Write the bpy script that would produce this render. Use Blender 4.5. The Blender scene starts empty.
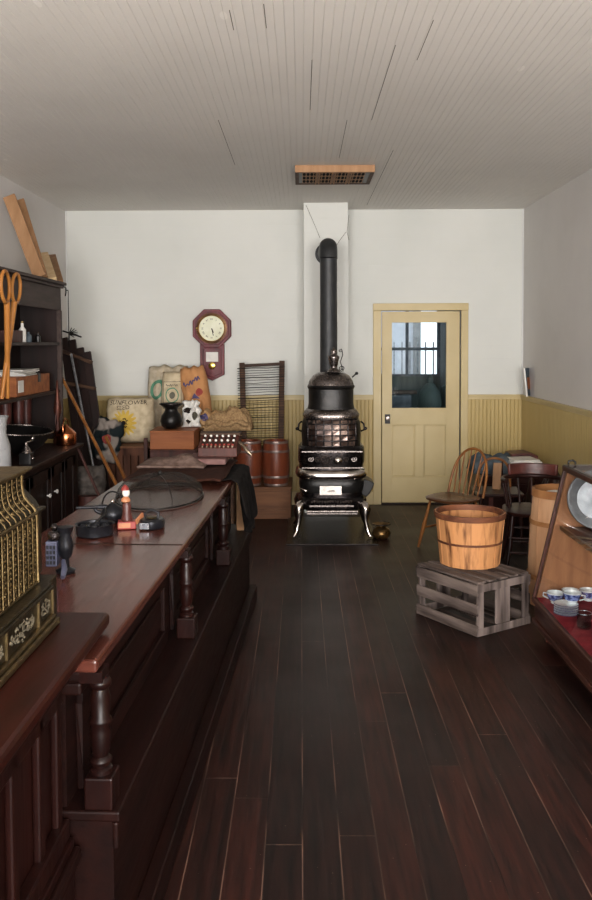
import bpy, bmesh, math, random
from mathutils import Vector, Matrix, noise
random.seed(7)
PI = math.pi
S = bpy.context.scene
COL = S.collection
def R(d): return math.radians(d)
# ------------------------------------------------------------------ camera
F = 850.0; CAM = Vector((0, 0, 1.72)); PITCH = math.atan(35/850); YAW = 5/850; ROLL = R(-.2); SH = -73/900
cam_d = bpy.data.cameras.new('camera'); cam = bpy.data.objects.new('camera', cam_d); COL.objects.link(cam)
cam_d.sensor_fit = 'AUTO'; cam_d.sensor_width = 36; cam_d.lens = 34; cam_d.shift_y = SH; cam_d.clip_start = .05
CM = Matrix.Rotation(YAW, 3, 'Z') @ Matrix.Rotation(PI/2-PITCH, 3, 'X') @ Matrix.Rotation(ROLL, 3, 'Z')
cam.matrix_world = Matrix.Translation(CAM) @ CM.to_4x4()
S.camera = cam
def at(px, py, Y):
    d = CM @ Vector(((px-296)/F, (450-py)/F + SH*900/F, -1))
    return CAM + d*(Y/d.y)
# ------------------------------------------------------------------ materials
def lin(c):
    if isinstance(c, str):
        c = [int(c[i:i+2], 16)/255 for i in (0, 2, 4)]
        c = [x/12.92 if x <= .04045 else ((x+.055)/1.055)**2.4 for x in c]
    return (c[0], c[1], c[2], 1)
def new_mat(name):
    m = bpy.data.materials.new(name); m.use_nodes = True
    nt = m.node_tree; return m, nt, nt.nodes['Principled BSDF']
def mat(name, c1, c2=None, rough=.5, metal=0, scale=8, stretch=(1, 1, 1), bump=.1, bscale=None, lo=.35, hi=.65, detail=4, rvar=.1, coat=0, dist=.002, spec=None):
    if spec is None: spec = .12 if rough >= .8 else .5
    m, nt, b = new_mat(name); N = nt.nodes; L = nt.links
    tc = N.new('ShaderNodeTexCoord'); mp = N.new('ShaderNodeMapping'); mp.inputs['Scale'].default_value = stretch
    L.new(tc.outputs['Object'], mp.inputs['Vector'])
    no = N.new('ShaderNodeTexNoise'); no.inputs['Scale'].default_value = scale; no.inputs['Detail'].default_value = detail
    L.new(mp.outputs[0], no.inputs['Vector'])
    cr = N.new('ShaderNodeValToRGB'); cr.color_ramp.elements[0].position = lo; cr.color_ramp.elements[1].position = hi
    cr.color_ramp.elements[0].color = lin(c1); cr.color_ramp.elements[1].color = lin(c2 or c1)
    L.new(no.outputs['Fac'], cr.inputs['Fac']); L.new(cr.outputs[0], b.inputs['Base Color'])
    n2 = N.new('ShaderNodeTexNoise'); n2.inputs['Scale'].default_value = bscale or scale*3; n2.inputs['Detail'].default_value = 5
    L.new(mp.outputs[0], n2.inputs['Vector'])
    mr = N.new('ShaderNodeMapRange'); mr.inputs['To Min'].default_value = max(rough-rvar, .02); mr.inputs['To Max'].default_value = min(rough+rvar, 1)
    L.new(n2.outputs['Fac'], mr.inputs['Value']); L.new(mr.outputs[0], b.inputs['Roughness'])
    if bump:
        bp = N.new('ShaderNodeBump'); bp.inputs['Strength'].default_value = bump; bp.inputs['Distance'].default_value = dist*5
        L.new(n2.outputs['Fac'], bp.inputs['Height']); L.new(bp.outputs[0], b.inputs['Normal'])
    b.inputs['Metallic'].default_value = metal; b.inputs['Specular IOR Level'].default_value = spec
    if coat: b.inputs['Coat Weight'].default_value = coat; b.inputs['Coat Roughness'].default_value = .15
    return m
def wood(name, c1, c2, rough=.5, ax='z', scale=6, **k):
    st = {'x': (.12, 1, 1), 'y': (1, .12, 1), 'z': (1, 1, .12)}[ax]
    k.setdefault('spec', .25); k.setdefault('lo', .3); k.setdefault('hi', .7); return mat(name, c1, c2, rough, 0, scale*3, st, **k)
M = {}
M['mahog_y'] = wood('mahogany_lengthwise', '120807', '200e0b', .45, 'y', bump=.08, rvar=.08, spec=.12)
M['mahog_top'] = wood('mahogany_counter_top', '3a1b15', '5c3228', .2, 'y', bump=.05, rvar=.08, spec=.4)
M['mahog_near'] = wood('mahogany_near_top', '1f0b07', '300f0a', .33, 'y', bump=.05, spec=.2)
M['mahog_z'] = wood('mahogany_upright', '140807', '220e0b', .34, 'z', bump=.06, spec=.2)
M['dark_wood'] = wood('dark_cabinet_wood', '140a08', '23110d', .5, 'z', bump=.06)
M['frieze'] = wood('worn_frieze_wood', '342824', '4d3e39', .6, 'y', bump=.06)
M['dark_wood_y'] = wood('dark_shelf_wood', '180c0a', '301914', .5, 'y', bump=.06)
M['redwood'] = wood('reddish_wood', '351b16', '522a22', .5, 'z', bump=.08)
M['orange_box'] = wood('orange_wood', '7c4528', 'a4643a', .55, 'x', bump=.08)
M['pine'] = wood('pine_lumber', '8a6646', 'a27c5a', .6, 'z', bump=.08)
M['pine2'] = wood('pale_pine_lumber', 'd3b285', 'e6caa0', .6, 'z', bump=.08)
M['honey'] = wood('honey_wood', 'a0662e', 'b87c40', .4, 'z', bump=.05)
M['windsor'] = wood('windsor_chair_wood', '6b3f22', '94602f', .35, 'z', bump=.05)
M['seatwood'] = wood('windsor_seat_wood', '4a2d1a', '6b4428', .3, 'x', bump=.05)
M['darkchair'] = wood('dark_chair_wood', '1e0f0d', '351b16', .35, 'z', bump=.05)
M['crate'] = wood('weathered_crate_wood', '2a201d', '7c6e68', .8, 'z', bump=.3, scale=4, lo=.38, hi=.62)
M['crate_x'] = wood('weathered_crate_wood_long', '2e2420', '74665f', .8, 'x', bump=.3, scale=4, lo=.38, hi=.62)
M['brown_crate'] = wood('brown_crate_wood', '3c2218', '6a4330', .7, 'z', bump=.2)
M['brown_box'] = wood('brown_box_wood', '36251d', '58402f', .65, 'x', bump=.15)
M['lowbox'] = wood('platform_box_wood', '5a3a26', '7a5236', .6, 'x', bump=.15)
M['keg'] = wood('keg_wood', '582a1b', '7a3f28', .35, 'z', bump=.06)
M['kegrim'] = mat('keg_rim_iron', '6a5a55', '8a7a74', .4, .6, bump=.1)
M['veneer'] = wood('basket_veneer', '5f3a22', 'be8656', .6, 'z', scale=8, bump=.12, lo=.32, hi=.5)
M['veneer2'] = wood('tall_basket_veneer', 'b08460', 'd2a680', .55, 'z', scale=5, bump=.1)
M['hoop'] = wood('basket_hoop_wood', '3a2018', '7a4a30', .6, 'x', bump=.15)
M['hoop2'] = wood('tall_basket_hoop', '93623a', 'ab7a4e', .6, 'x', bump=.1)
M['case'] = wood('showcase_wood', '2c1814', '4a2a21', .35, 'y', bump=.06)
M['casepanel'] = wood('showcase_end_panel', '84563c', 'a4714f', .45, 'z', bump=.08)
M['iron'] = mat('cast_iron', '121110', '201e1d', .38, .5, 20, bump=.15)
M['iron_pol'] = mat('polished_stove_iron', '1b1819', '36302f', .25, .8, 30, bump=.2)
M['pipe'] = mat('black_stove_pipe', '2a2b2c', '343536', .5, .3, 10, bump=.05)
M['nickel'] = mat('nickel_trim', 'b8b0aa', 'd8d0c8', .16, 1, 20, bump=.05, rvar=.08)
M['nickel_dull'] = mat('dull_nickel', '68605c', '857c78', .28, .95, 25, bump=.15)
M['brass'] = mat('brass', '61523a', '7c6b4a', .42, 1, 30, bump=.1)
M['brass_dk'] = mat('dark_bronze', '2a2418', '3f3524', .45, .8, 30, bump=.15)
M['silver_rel'] = mat('worn_silver_relief', '6e685a', '8a8474', .35, .9, 40, bump=.1)
M['brass_pol'] = mat('bright_brass', 'd9b95c', 'f0d88a', .2, 1, bump=0)
M['copper'] = mat('copper', 'b06038', 'd0855a', .22, 1, 12, bump=.05)
M['steel'] = mat('steel', '8d9098', 'b5b8be', .3, .9, 20, bump=.05)
M['tray'] = mat('silver_tray', '6f6f72', '8b8b8f', .5, 1, 10, bump=.02)
M['pan'] = mat('dark_enamel_iron', '17181c', '26272d', .34, .5, 20, bump=.08)
M['bluemetal'] = mat('bluish_painted_metal', '3a3d52', '55586e', .4, .3, bump=.05)
M['black'] = mat('black_paint', '0d0c0c', '181616', .35, 0, bump=.03)
M['blackcloth'] = mat('black_cloth', '0c0a0a', '1a1615', .9, 0, 20, bump=.3)
M['browncloth'] = mat('brown_cloth', '2a1712', '3f251c', .9, 0, 30, bump=.3)
M['blanket'] = mat('grey_brown_blanket', '5a4840', '75625a', .95, 0, 30, bump=.3)
M['pinkcloth'] = mat('dusty_pink_board', '6e504d', '7c5f5b', .8, 0, 10, bump=.1)
M['greycloth'] = mat('blue_grey_cloth', '48525a', '66717a', .9, 0, 8, bump=.3)
M['palecloth'] = mat('pale_grey_cloth', '48433f', '665f5a', .9, 0, 12, bump=.3)
M['paper'] = mat('white_paper', 'd5d2cc', 'e5e3dd', .8, 0, bump=.05)
M['linen'] = mat('white_linen_sack', 'b0a084', 'cabb9e', .9, 0, 14, bump=.25)
M['linen2'] = mat('cream_cotton_sack', 'a89a84', 'c6baa4', .9, 0, 14, bump=.25)
M['orangesack'] = mat('orange_printed_sack', 'a8764e', 'be8a5c', .85, 0, 9, bump=.25)
M['burlap'] = mat('burlap', '84684a', 'a98c66', .95, 0, 60, bump=.5)
M['tanpaper'] = mat('tan_paper_sack', 'a07c54', 'bd9a70', .9, 0, 9, bump=.3)
M['ink'] = mat('black_ink', '241c18', '30261f', .8, bump=0)
M['ink2'] = mat('grey_ink', '5a564a', '6a665a', .8, bump=0)
M['yellowink'] = mat('yellow_petal_ink', 'bd9c42', 'd0b25a', .8, bump=0)
M['greenink'] = mat('green_ink', '4a7a62', '5f8f74', .8, bump=0)
M['blueink'] = mat('violet_ink', '4a4566', '5c567a', .8, bump=0)
M['redink'] = mat('red_ink', '8a3a34', '9a4a44', .8, bump=0)
M['clockwood'] = wood('clock_case_wood', '4a121a', '74242c', .4, 'z', bump=.05)
M['clockgold'] = mat('clock_brown_gold', '5a3a28', '8a6440', .3, .4, bump=.05)
M['clockface'] = mat('clock_dial_paper', 'd8d8bc', 'e8e8d2', .6, bump=0)
M['yellow'] = mat('yellow_painted_door', 'b8a474', 'c0ad7e', .45, 0, 3, bump=.05)
M['yellow_trim'] = mat('yellow_painted_trim', 'b9a574', 'c2af80', .45, 0, 3, bump=.05)
M['wains'] = mat('yellow_beadboard', 'ad955a', 'b69f66', .5, 0, 3, stretch=(1, 1, .3), bump=.05)
M['wains_r'] = M['wains']
M['muslin'] = mat('chipped_white_paint', 'c9c9c7', 'd4d4d2', .6, 0, 2, bump=.05)
M['red_velvet'] = mat('red_velvet_lining', '7a1f28', '983038', .9, 0, 12, bump=.2)
M['enamel'] = mat('grey_white_enamel', '8f8f90', 'a0a0a0', .3, 0, bump=0)
M['china'] = mat('white_china', 'd8dce0', 'e6e8ea', .15, 0, bump=0)
M['chinablue'] = mat('blue_china_pattern', '26356e', '7d8ac0', .15, 0, 60, lo=.4, hi=.6, bump=0)
M['cutlery'] = mat('tarnished_cutlery', '7a6a58', 'a0907c', .35, .9, bump=.05)
M['toyred'] = mat('red_enamel', '7a201a', '8e2c24', .4, 0, bump=0)
M['toytan'] = mat('tan_enamel', 'a86c48', 'b87c56', .5, 0, bump=0)
M['leather'] = mat('brown_leather', '40201c', '5e302a', .4, 0, 9, bump=.1)
M['darkgreen'] = wood('dark_teal_paint', '3a4a4a', '4e5f5e', .6, 'z', bump=.05)
M['whitesiding'] = mat('white_siding_paint', 'cfd2da', 'dfe2ea', .7, 0, bump=.05)
M['hole'] = mat('dark_void', '080706', '0c0a09', .9, bump=0)
M['bagpattern'] = mat('black_and_white_print', '1d2426', '8e847c', .9, 0, 6, lo=.47, hi=.53, detail=1, bump=.1)
def glass_mat(name, tint=(1, 1, 1), refl=.12):
    m, nt, b = new_mat(name); N = nt.nodes; L = nt.links; N.remove(b)
    t = N.new('ShaderNodeBsdfTransparent'); t.inputs[0].default_value = (*tint, 1)
    g = N.new('ShaderNodeBsdfGlossy'); g.inputs['Roughness'].default_value = .02
    fr = N.new('ShaderNodeFresnel'); fr.inputs['IOR'].default_value = 1.22
    mx = N.new('ShaderNodeMixShader'); L.new(fr.outputs[0], mx.inputs[0]); L.new(t.outputs[0], mx.inputs[1]); L.new(g.outputs[0], mx.inputs[2])
    L.new(mx.outputs[0], N['Material Output'].inputs[0])
    ge = N.new('ShaderNodeNewGeometry'); iv = N.new('ShaderNodeMath'); iv.operation = 'SUBTRACT'; iv.inputs[0].default_value = 1; L.new(ge.outputs['Backfacing'], iv.inputs[1])
    mu = N.new('ShaderNodeMath'); mu.operation = 'MULTIPLY'; L.new(iv.outputs[0], mu.inputs[0]); L.new(fr.outputs[0], mu.inputs[1]); L.new(mu.outputs[0], mx.inputs[0]); return m
M['glass'] = glass_mat('window_glass', (.93, .95, .95))
M['glass2'] = glass_mat('clear_glassware', (.8, .82, .84))
def mesh_mat():
    m, nt, b = new_mat('fine_wire_mesh'); N = nt.nodes; L = nt.links
    b.inputs['Base Color'].default_value = lin('3a332f'); b.inputs['Metallic'].default_value = .5; b.inputs['Roughness'].default_value = .6
    t = N.new('ShaderNodeBsdfTransparent'); mx = N.new('ShaderNodeMixShader'); mx.inputs[0].default_value = .38
    L.new(t.outputs[0], mx.inputs[1]); L.new(b.outputs[0], mx.inputs[2]); L.new(mx.outputs[0], N['Material Output'].inputs[0]); return m
M['net'] = mesh_mat()
def floor_mat():
    m, nt, b = new_mat('old_plank_floor'); N = nt.nodes; L = nt.links
    tc = N.new('ShaderNodeTexCoord'); sp = N.new('ShaderNodeSeparateXYZ'); L.new(tc.outputs['Object'], sp.inputs[0])
    dv = N.new('ShaderNodeMath'); dv.operation = 'DIVIDE'; dv.inputs[1].default_value = .128; L.new(sp.outputs['X'], dv.inputs[0])
    fl = N.new('ShaderNodeMath'); fl.operation = 'FLOOR'; L.new(dv.outputs[0], fl.inputs[0])
    wn = N.new('ShaderNodeTexWhiteNoise'); wn.noise_dimensions = '1D'; L.new(fl.outputs[0], wn.inputs['W'])
    ma = N.new('ShaderNodeMath'); ma.operation = 'MULTIPLY_ADD'; ma.inputs[1].default_value = 3.4; L.new(wn.outputs['Value'], ma.inputs[0]); L.new(sp.outputs['Y'], ma.inputs[2])
    mp = N.new('ShaderNodeCombineXYZ'); L.new(ma.outputs[0], mp.inputs['X']); L.new(sp.outputs['X'], mp.inputs['Y'])
    br = N.new('ShaderNodeTexBrick'); br.offset = 0; br.offset_frequency = 2; br.inputs['Scale'].default_value = 1
    br.inputs['Brick Width'].default_value = 3.4; br.inputs['Row Height'].default_value = .128; br.inputs['Mortar Size'].default_value = .0022
    br.inputs['Mortar Smooth'].default_value = .1; br.inputs['Bias'].default_value = 0
    br.inputs['Color1'].default_value = lin('120908'); br.inputs['Color2'].default_value = lin('25110d'); br.inputs['Mortar'].default_value = lin('0a0808')
    L.new(mp.outputs[0], br.inputs['Vector'])
    # light worn edges on part of the gaps
    n0 = N.new('ShaderNodeTexNoise'); n0.inputs['Scale'].default_value = 1.4; n0.inputs['Detail'].default_value = 3; L.new(tc.outputs['Object'], n0.inputs['Vector'])
    rp = N.new('ShaderNodeValToRGB'); rp.color_ramp.elements[0].position = .4; rp.color_ramp.elements[1].position = .6
    rp.color_ramp.elements[0].color = lin('0d0908'); rp.color_ramp.elements[1].color = lin('5e5048'); L.new(n0.outputs['Fac'], rp.inputs[0]); L.new(rp.outputs[0], br.inputs['Mortar'])
    mp2 = N.new('ShaderNodeMapping'); mp2.inputs['Scale'].default_value = (1, .07, 1); L.new(tc.outputs['Object'], mp2.inputs['Vector'])
    n1 = N.new('ShaderNodeTexNoise'); n1.inputs['Scale'].default_value = 38; n1.inputs['Detail'].default_value = 6; L.new(mp2.outputs[0], n1.inputs['Vector'])
    cr = N.new('ShaderNodeValToRGB'); cr.color_ramp.elements[0].position = .3; cr.color_ramp.elements[1].position = .75
    cr.color_ramp.elements[0].color = (.3, .3, .3, 1); cr.color_ramp.elements[1].color = (2.3, 1.7, 1.45, 1); L.new(n1.outputs['Fac'], cr.inputs[0])
    mx = N.new('ShaderNodeMix'); mx.data_type = 'RGBA'; mx.blend_type = 'MULTIPLY'; mx.inputs[0].default_value = 1
    L.new(br.outputs['Color'], mx.inputs[6]); L.new(cr.outputs[0], mx.inputs[7])
    # specks
    vo = N.new('ShaderNodeTexVoronoi'); vo.inputs['Scale'].default_value = 20; L.new(tc.outputs['Object'], vo.inputs['Vector'])
    lt = N.new('ShaderNodeMath'); lt.operation = 'LESS_THAN'; lt.inputs[1].default_value = .035; L.new(vo.outputs['Distance'], lt.inputs[0])
    m3 = N.new('ShaderNodeMix'); m3.data_type = 'RGBA'; L.new(lt.outputs[0], m3.inputs[0]); L.new(mx.outputs[2], m3.inputs[6]); m3.inputs[7].default_value = lin('6b5a4e')
    L.new(m3.outputs[2], b.inputs['Base Color'])
    mr = N.new('ShaderNodeMapRange'); mr.inputs['To Min'].default_value = .28; mr.inputs['To Max'].default_value = .62; L.new(n0.outputs['Fac'], mr.inputs['Value']); L.new(mr.outputs[0], b.inputs['Roughness'])
    ad = N.new('ShaderNodeMath'); ad.operation = 'MULTIPLY_ADD'; L.new(br.outputs['Fac'], ad.inputs[0]); ad.inputs[1].default_value = -1.5; L.new(n1.outputs['Fac'], ad.inputs[2])
    bp = N.new('ShaderNodeBump'); bp.inputs['Strength'].default_value = .5; bp.inputs['Distance'].default_value = .004; L.new(ad.outputs[0], bp.inputs['Height']); L.new(bp.outputs[0], b.inputs['Normal'])
    return m
M['floor'] = floor_mat(); M['floor'].node_tree.nodes['Principled BSDF'].inputs['Specular IOR Level'].default_value = .3
def paint_mat(name, c1, c2, flecks=None, seams=None, rough=.6):
    m = mat(name, c1, c2, rough, 0, 1.2, bump=.04, bscale=14, lo=.3, hi=.7); nt = m.node_tree; N = nt.nodes; L = nt.links; b = N['Principled BSDF']
    tc = [n for n in N if n.type == 'TEX_COORD'][0]
    src = b.inputs['Base Color'].links[0].from_socket
    if flecks:
        mp = N.new('ShaderNodeMapping'); mp.inputs['Scale'].default_value = (1, .35, 1); L.new(tc.outputs['Object'], mp.inputs[0])
        vo = N.new('ShaderNodeTexVoronoi'); vo.inputs['Scale'].default_value = 3.1; L.new(mp.outputs[0], vo.inputs['Vector'])
        lt = N.new('ShaderNodeMath'); lt.operation = 'LESS_THAN'; lt.inputs[1].default_value = .05; L.new(vo.outputs['Distance'], lt.inputs[0])
        mx = N.new('ShaderNodeMix'); mx.data_type = 'RGBA'; L.new(lt.outputs[0], mx.inputs[0]); L.new(src, mx.inputs[6]); mx.inputs[7].default_value = lin(flecks); src = mx.outputs[2]
    if seams:
        sp = N.new('ShaderNodeSeparateXYZ'); L.new(tc.outputs['Object'], sp.inputs[0])
        a = N.new('ShaderNodeMath'); a.operation = 'MULTIPLY'; a.inputs[1].default_value = 1/seams; L.new(sp.outputs['Z'], a.inputs[0])
        f = N.new('ShaderNodeMath'); f.operation = 'FRACT'; L.new(a.outputs[0], f.inputs[0])
        g = N.new('ShaderNodeMath'); g.operation = 'LESS_THAN'; g.inputs[1].default_value = .035; L.new(f.outputs[0], g.inputs[0])
        bp = N.new('ShaderNodeBump'); bp.invert = True; bp.inputs['Strength'].default_value = .35; bp.inputs['Distance'].default_value = .004; L.new(g.outputs[0], bp.inputs['Height'])
        L.new(b.inputs['Normal'].links[0].from_socket, bp.inputs['Normal']); L.new(bp.outputs[0], b.inputs['Normal'])
    L.new(src, b.inputs['Base Color']); return m
M['wall'] = paint_mat('off_white_board_wall', 'c9cac4', 'd2d2cc', seams=.14)
M['ceil'] = paint_mat('grey_white_beadboard_paint', 'd8d4ce', 'e0dcd6', flecks='e8e4de')
M['wall_side'] = paint_mat('grey_white_plaster', 'cac6c3', 'd4d0cd')
# ------------------------------------------------------------------ mesh builder
def xf(loc=(0, 0, 0), rx=0, ry=0, rz=0):
    return Matrix.Translation(Vector(loc)) @ Matrix.Rotation(rz, 4, 'Z') @ Matrix.Rotation(ry, 4, 'Y') @ Matrix.Rotation(rx, 4, 'X')
class MB:
    def __init__(s): s.bm = bmesh.new(); s.m = Matrix()
    def _v(s, co, m=None): return s.bm.verts.new(s.m @ ((m @ Vector(co)) if m else Vector(co)))
    def box(s, x0, x1, y0, y1, z0, z1, m=None, bev=0):
        v = [s._v((x, y, z), m) for x in (x0, x1) for y in (y0, y1) for z in (z0, z1)]
        fs = [s.bm.faces.new([v[i] for i in q]) for q in ((0, 1, 3, 2), (4, 6, 7, 5), (0, 4, 5, 1), (2, 3, 7, 6), (0, 2, 6, 4), (1, 5, 7, 3))]
        if bev:
            es = list({e for f in fs for e in f.edges})
            bmesh.ops.bevel(s.bm, geom=es, offset=bev, segments=2, affect='EDGES', profile=.5)
        return s
    def beam(s, a, b, w, t, up=(0, 0, 1), bev=0):
        a = Vector(a); b = Vector(b); d = (b-a); L = d.length; z = d.normalized(); u = Vector(up)
        if abs(z.dot(u)) > .98: u = Vector((0, 1, 0))
        x = u.cross(z).normalized(); y = z.cross(x)
        m = Matrix((x, y, z)).transposed().to_4x4(); m.translation = a
        return s.box(-w/2, w/2, -t/2, t/2, 0, L, m, bev)
    def lathe(s, prof, c=(0, 0, 0), n=24, m=None, cap=True, sq=None, sx=1, sy=1):
        rings = []
        for r, z in prof:
            ring = []
            for i in range(n):
                a = 2*PI*i/n; ca, sa = math.cos(a), math.sin(a)
                if sq:
                    k = (abs(ca)**sq+abs(sa)**sq)**(-1/sq); ca *= k; sa *= k
                ring.append(s._v((c[0]+r*ca*sx, c[1]+r*sa*sy, c[2]+z), m))
            rings.append(ring)
        for a, b in zip(rings, rings[1:]):
            for i in range(n): s.bm.faces.new((a[i], a[(i+1) % n], b[(i+1) % n], b[i]))
        if cap:
            if prof[0][0] > 1e-4: s.bm.faces.new(rings[0][::-1])
            if prof[-1][0] > 1e-4: s.bm.faces.new(rings[-1])
        return s
    def tube(s, pts, r, n=8, cap=True, closed=False):
        pts = [Vector(p) for p in pts]; N = len(pts); rs = r if isinstance(r, (list, tuple)) else [r]*N
        rings = []; prev = None
        for i, p in enumerate(pts):
            if closed: t = (pts[(i+1) % N]-pts[i-1]).normalized()
            else: t = (pts[min(i+1, N-1)]-pts[max(i-1, 0)]).normalized()
            if prev is None:
                u = Vector((0, 0, 1)) if abs(t.z) < .9 else Vector((1, 0, 0)); x = u.cross(t).normalized()
            else:
                x = prev-t*prev.dot(t); x = x.normalized() if x.length > 1e-6 else Vector((1, 0, 0))
            prev = x; y = t.cross(x)
            rings.append([s._v(p+(x*math.cos(2*PI*k/n)+y*math.sin(2*PI*k/n))*rs[i]) for k in range(n)])
        pr = list(zip(rings, rings[1:]))+([(rings[-1], rings[0])] if closed else [])
        for a, b in pr:
            for k in range(n): s.bm.faces.new((a[k], a[(k+1) % n], b[(k+1) % n], b[k]))
        if cap and not closed: s.bm.faces.new(rings[0][::-1]); s.bm.faces.new(rings[-1])
        return s
    def prism(s, poly, d0, d1, m=None):      # poly in local x,z ; extruded along y from d0 to d1
        a = [s._v((x, d0, z), m) for x, z in poly]; b = [s._v((x, d1, z), m) for x, z in poly]; n = len(poly)
        s.bm.faces.new(a); s.bm.faces.new(b[::-1])
        for i in range(n): s.bm.faces.new((a[i], b[i], b[(i+1) % n], a[(i+1) % n]))
        return s
    def ball(s, c, r, n=12, sc=(1, 1, 1), m=None):
        k = n//2; prof = [(max(r*math.sin(PI*i/k), 1e-5), -r*math.cos(PI*i/k)) for i in range(k+1)]
        mm = (m or Matrix()) @ Matrix.Translation(c) @ Matrix.Diagonal((*sc, 1))
        return s.lathe(prof, (0, 0, 0), n, mm)
    def build(s, name, m, parent=None, smooth=False, bev=0):
        bmesh.ops.remove_doubles(s.bm, verts=s.bm.verts, dist=1e-6)
        bmesh.ops.recalc_face_normals(s.bm, faces=s.bm.faces)
        me = bpy.data.meshes.new(name); s.bm.to_mesh(me); s.bm.free()
        me.materials.append(M[m] if isinstance(m, str) else m)
        o = bpy.data.objects.new(name, me); COL.objects.link(o)
        if smooth:
            for p in me.polygons: p.use_smooth = True
            me.set_sharp_from_angle(angle=R(smooth if smooth > 1 else 40))
        if bev:
            md = o.modifiers.new('bevel', 'BEVEL'); md.width = bev; md.segments = 2; md.limit_method = 'ANGLE'
        if parent: o.parent = parent
        return o
def thing(name, label, cat, loc=(0, 0, 0), rz=0, group=None):
    o = bpy.data.objects.new(name, None); COL.objects.link(o); o.location = loc; o.rotation_euler = (0, 0, rz); o.empty_display_size = .05
    o['label'] = label; o['category'] = cat
    if group: o['group'] = group
    return o
def tag(o, label, cat, group=None, loc=None, rz=None, rot=None):
    o['label'] = label; o['category'] = cat
    if group: o['group'] = group
    if loc is not None: o.location = loc
    if rz is not None: o.rotation_euler = (0, 0, rz)
    if rot is not None: o.rotation_euler = rot
    return o
def struct(o): o['kind'] = 'structure'; return o
def dup(root, loc, rz=None, label=None, group=None):
    r = root.copy(); COL.objects.link(r); r.location = loc
    if rz is not None: r.rotation_euler = (0, 0, rz)
    if label: r['label'] = label
    if group: r['group'] = group
    for ch in list(root.children):
        c = ch.copy(); COL.objects.link(c); c.parent = r
        for g in list(ch.children):
            d = g.copy(); COL.objects.link(d); d.parent = c
    return r
def text_mesh(txt, size, mapf, m, name, parent, ext=0):
    cu = bpy.data.curves.new('t', 'FONT'); cu.body = txt; cu.size = size; cu.align_x = 'CENTER'; cu.align_y = 'CENTER'; cu.resolution_u = 2
    o = bpy.data.objects.new('t', cu); COL.objects.link(o)
    dg = bpy.context.evaluated_depsgraph_get(); me = bpy.data.meshes.new_from_object(o.evaluated_get(dg))
    bpy.data.objects.remove(o); bpy.data.curves.remove(cu)
    for v in me.vertices: v.co = Vector(mapf(v.co.x, v.co.y))
    me.materials.clear(); me.materials.append(M[m]); me.name = name
    t = bpy.data.objects.new(name, me); COL.objects.link(t); t.parent = parent; return t
def spiral(c, r0, r1, a0, turns, mapf, n=14):
    return [mapf(c[0]+(r0+(r1-r0)*i/n)*math.cos(a0+turns*2*PI*i/n), c[1]+(r0+(r1-r0)*i/n)*math.sin(a0+turns*2*PI*i/n)) for i in range(n+1)]
# ------------------------------------------------------------------ the room
XL, XR, YB, YF, ZC = -2.46, 2.33, 8.95, -2.6, 3.10
WZ = 1.14   # chair rail height
def st(name, m, fn, **k):
    b = MB(); fn(b); return struct(b.build(name, m, **k))
st('floor', 'floor', lambda b: b.box(XL-.2, 3.6, YF-.2, 12.0, -.1, 0))
def ceil(b):
    n = int((XR-XL)/.042); w = (XR-XL+.02)/n; poly = []
    for i in range(n):
        x = XL-.01+i*w; poly += [(x, ZC), (x+w-.004, ZC), (x+w-.002, ZC+.003)]
    poly += [(XR+.01, ZC), (XR+.01, ZC+.1), (XL-.01, ZC+.1)]
    b.prism(poly, YF-.1, YB+.05)
st('ceiling', 'ceil', ceil)
DX0, DX1, DZ = at(382, 400, YB).x, at(459.5, 400, YB).x, at(420, 311.5, YB).z    # door leaf
def wback(b):
    b.box(XL-.1, DX0-.02, YB, YB+.12, 0, ZC); b.box(DX1+.02, XR+.1, YB, YB+.12, 0, ZC); b.box(DX0-.02, DX1+.02, YB, YB+.12, DZ+.01, ZC)
st('wall_back', 'wall', wback)
st('wall_left', 'wall_side', lambda b: b.box(XL-.12, XL, YF-.1, YB+.12, 0, ZC))
st('wall_right', 'wall_side', lambda b: b.box(XR, XR+.12, YF-.1, YB+.12, 0, ZC))
CX0, CX1, CY = at(304, 300, 8.5).x, at(348, 300, 8.5).x, 8.5
def chase(b):
    b.box(CX0, CX1, CY, YB, 0, ZC)
st('wall_chimney', 'wall', chase)
def crack(b):
    for p in ([(306, 205), (316, 228), (320, 238)], [(346, 232), (340, 240), (336, 246)], [(349, 215), (347, 232), (349, 240)]):
        b.tube([at(x, y, CY-.0005) for x, y in p], .0022, 4)
st('trim_crack', 'ink2', crack)
def bead(x0, x1, fx, zt=WZ, zb=.14):
    b = MB(); n = max(1, round(abs(x1-x0)/.041)); w = (x1-x0)/n
    poly = []
    for i in range(n):
        x = x0+i*w; poly += [(x, .012), (x+w-.008, .012), (x+w-.006, .0085), (x+w-.004, .0115), (x+w-.002, .0085)]
    poly += [(x1, .012), (x1, 0), (x0, 0)]
    lo = [b._v(fx(p, q, zb)) for p, q in poly]; hi = [b._v(fx(p, q, zt)) for p, q in poly]
    b.bm.faces.new(lo); b.bm.faces.new(hi[::-1])
    for i in range(len(poly)): j = (i+1) % len(poly); b.bm.faces.new((lo[i], hi[i], hi[j], lo[j]))
    return b
CAS0, CAS1 = at(373, 400, YB).x, at(467.5, 400, YB).x
fb = lambda p, q, z: (p, YB-q, z)
for i, (a, c) in enumerate(((XL, CX0), (CX1, CAS0), (CAS1, XR))):
    struct(bead(a, c, fb).build('trim_%d' % (i+1), 'wains'))
    b = MB(); b.box(a, c, YB-.032, YB, WZ, WZ+.022); b.box(a, c, YB-.022, YB, WZ-.03, WZ); struct(b.build('trim_%d' % (i+5), 'yellow_trim', bev=.003))
    b = MB(); b.box(a, c, YB-.025, YB, 0, .14); struct(b.build('baseboard_back' if i == 0 else 'baseboard_back_%d' % i, 'yellow_trim', bev=.003))
struct(bead(YF, YB-.02, lambda p, q, z: (XR-q, p, z)).build('trim_4', 'wains_r'))
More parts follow.
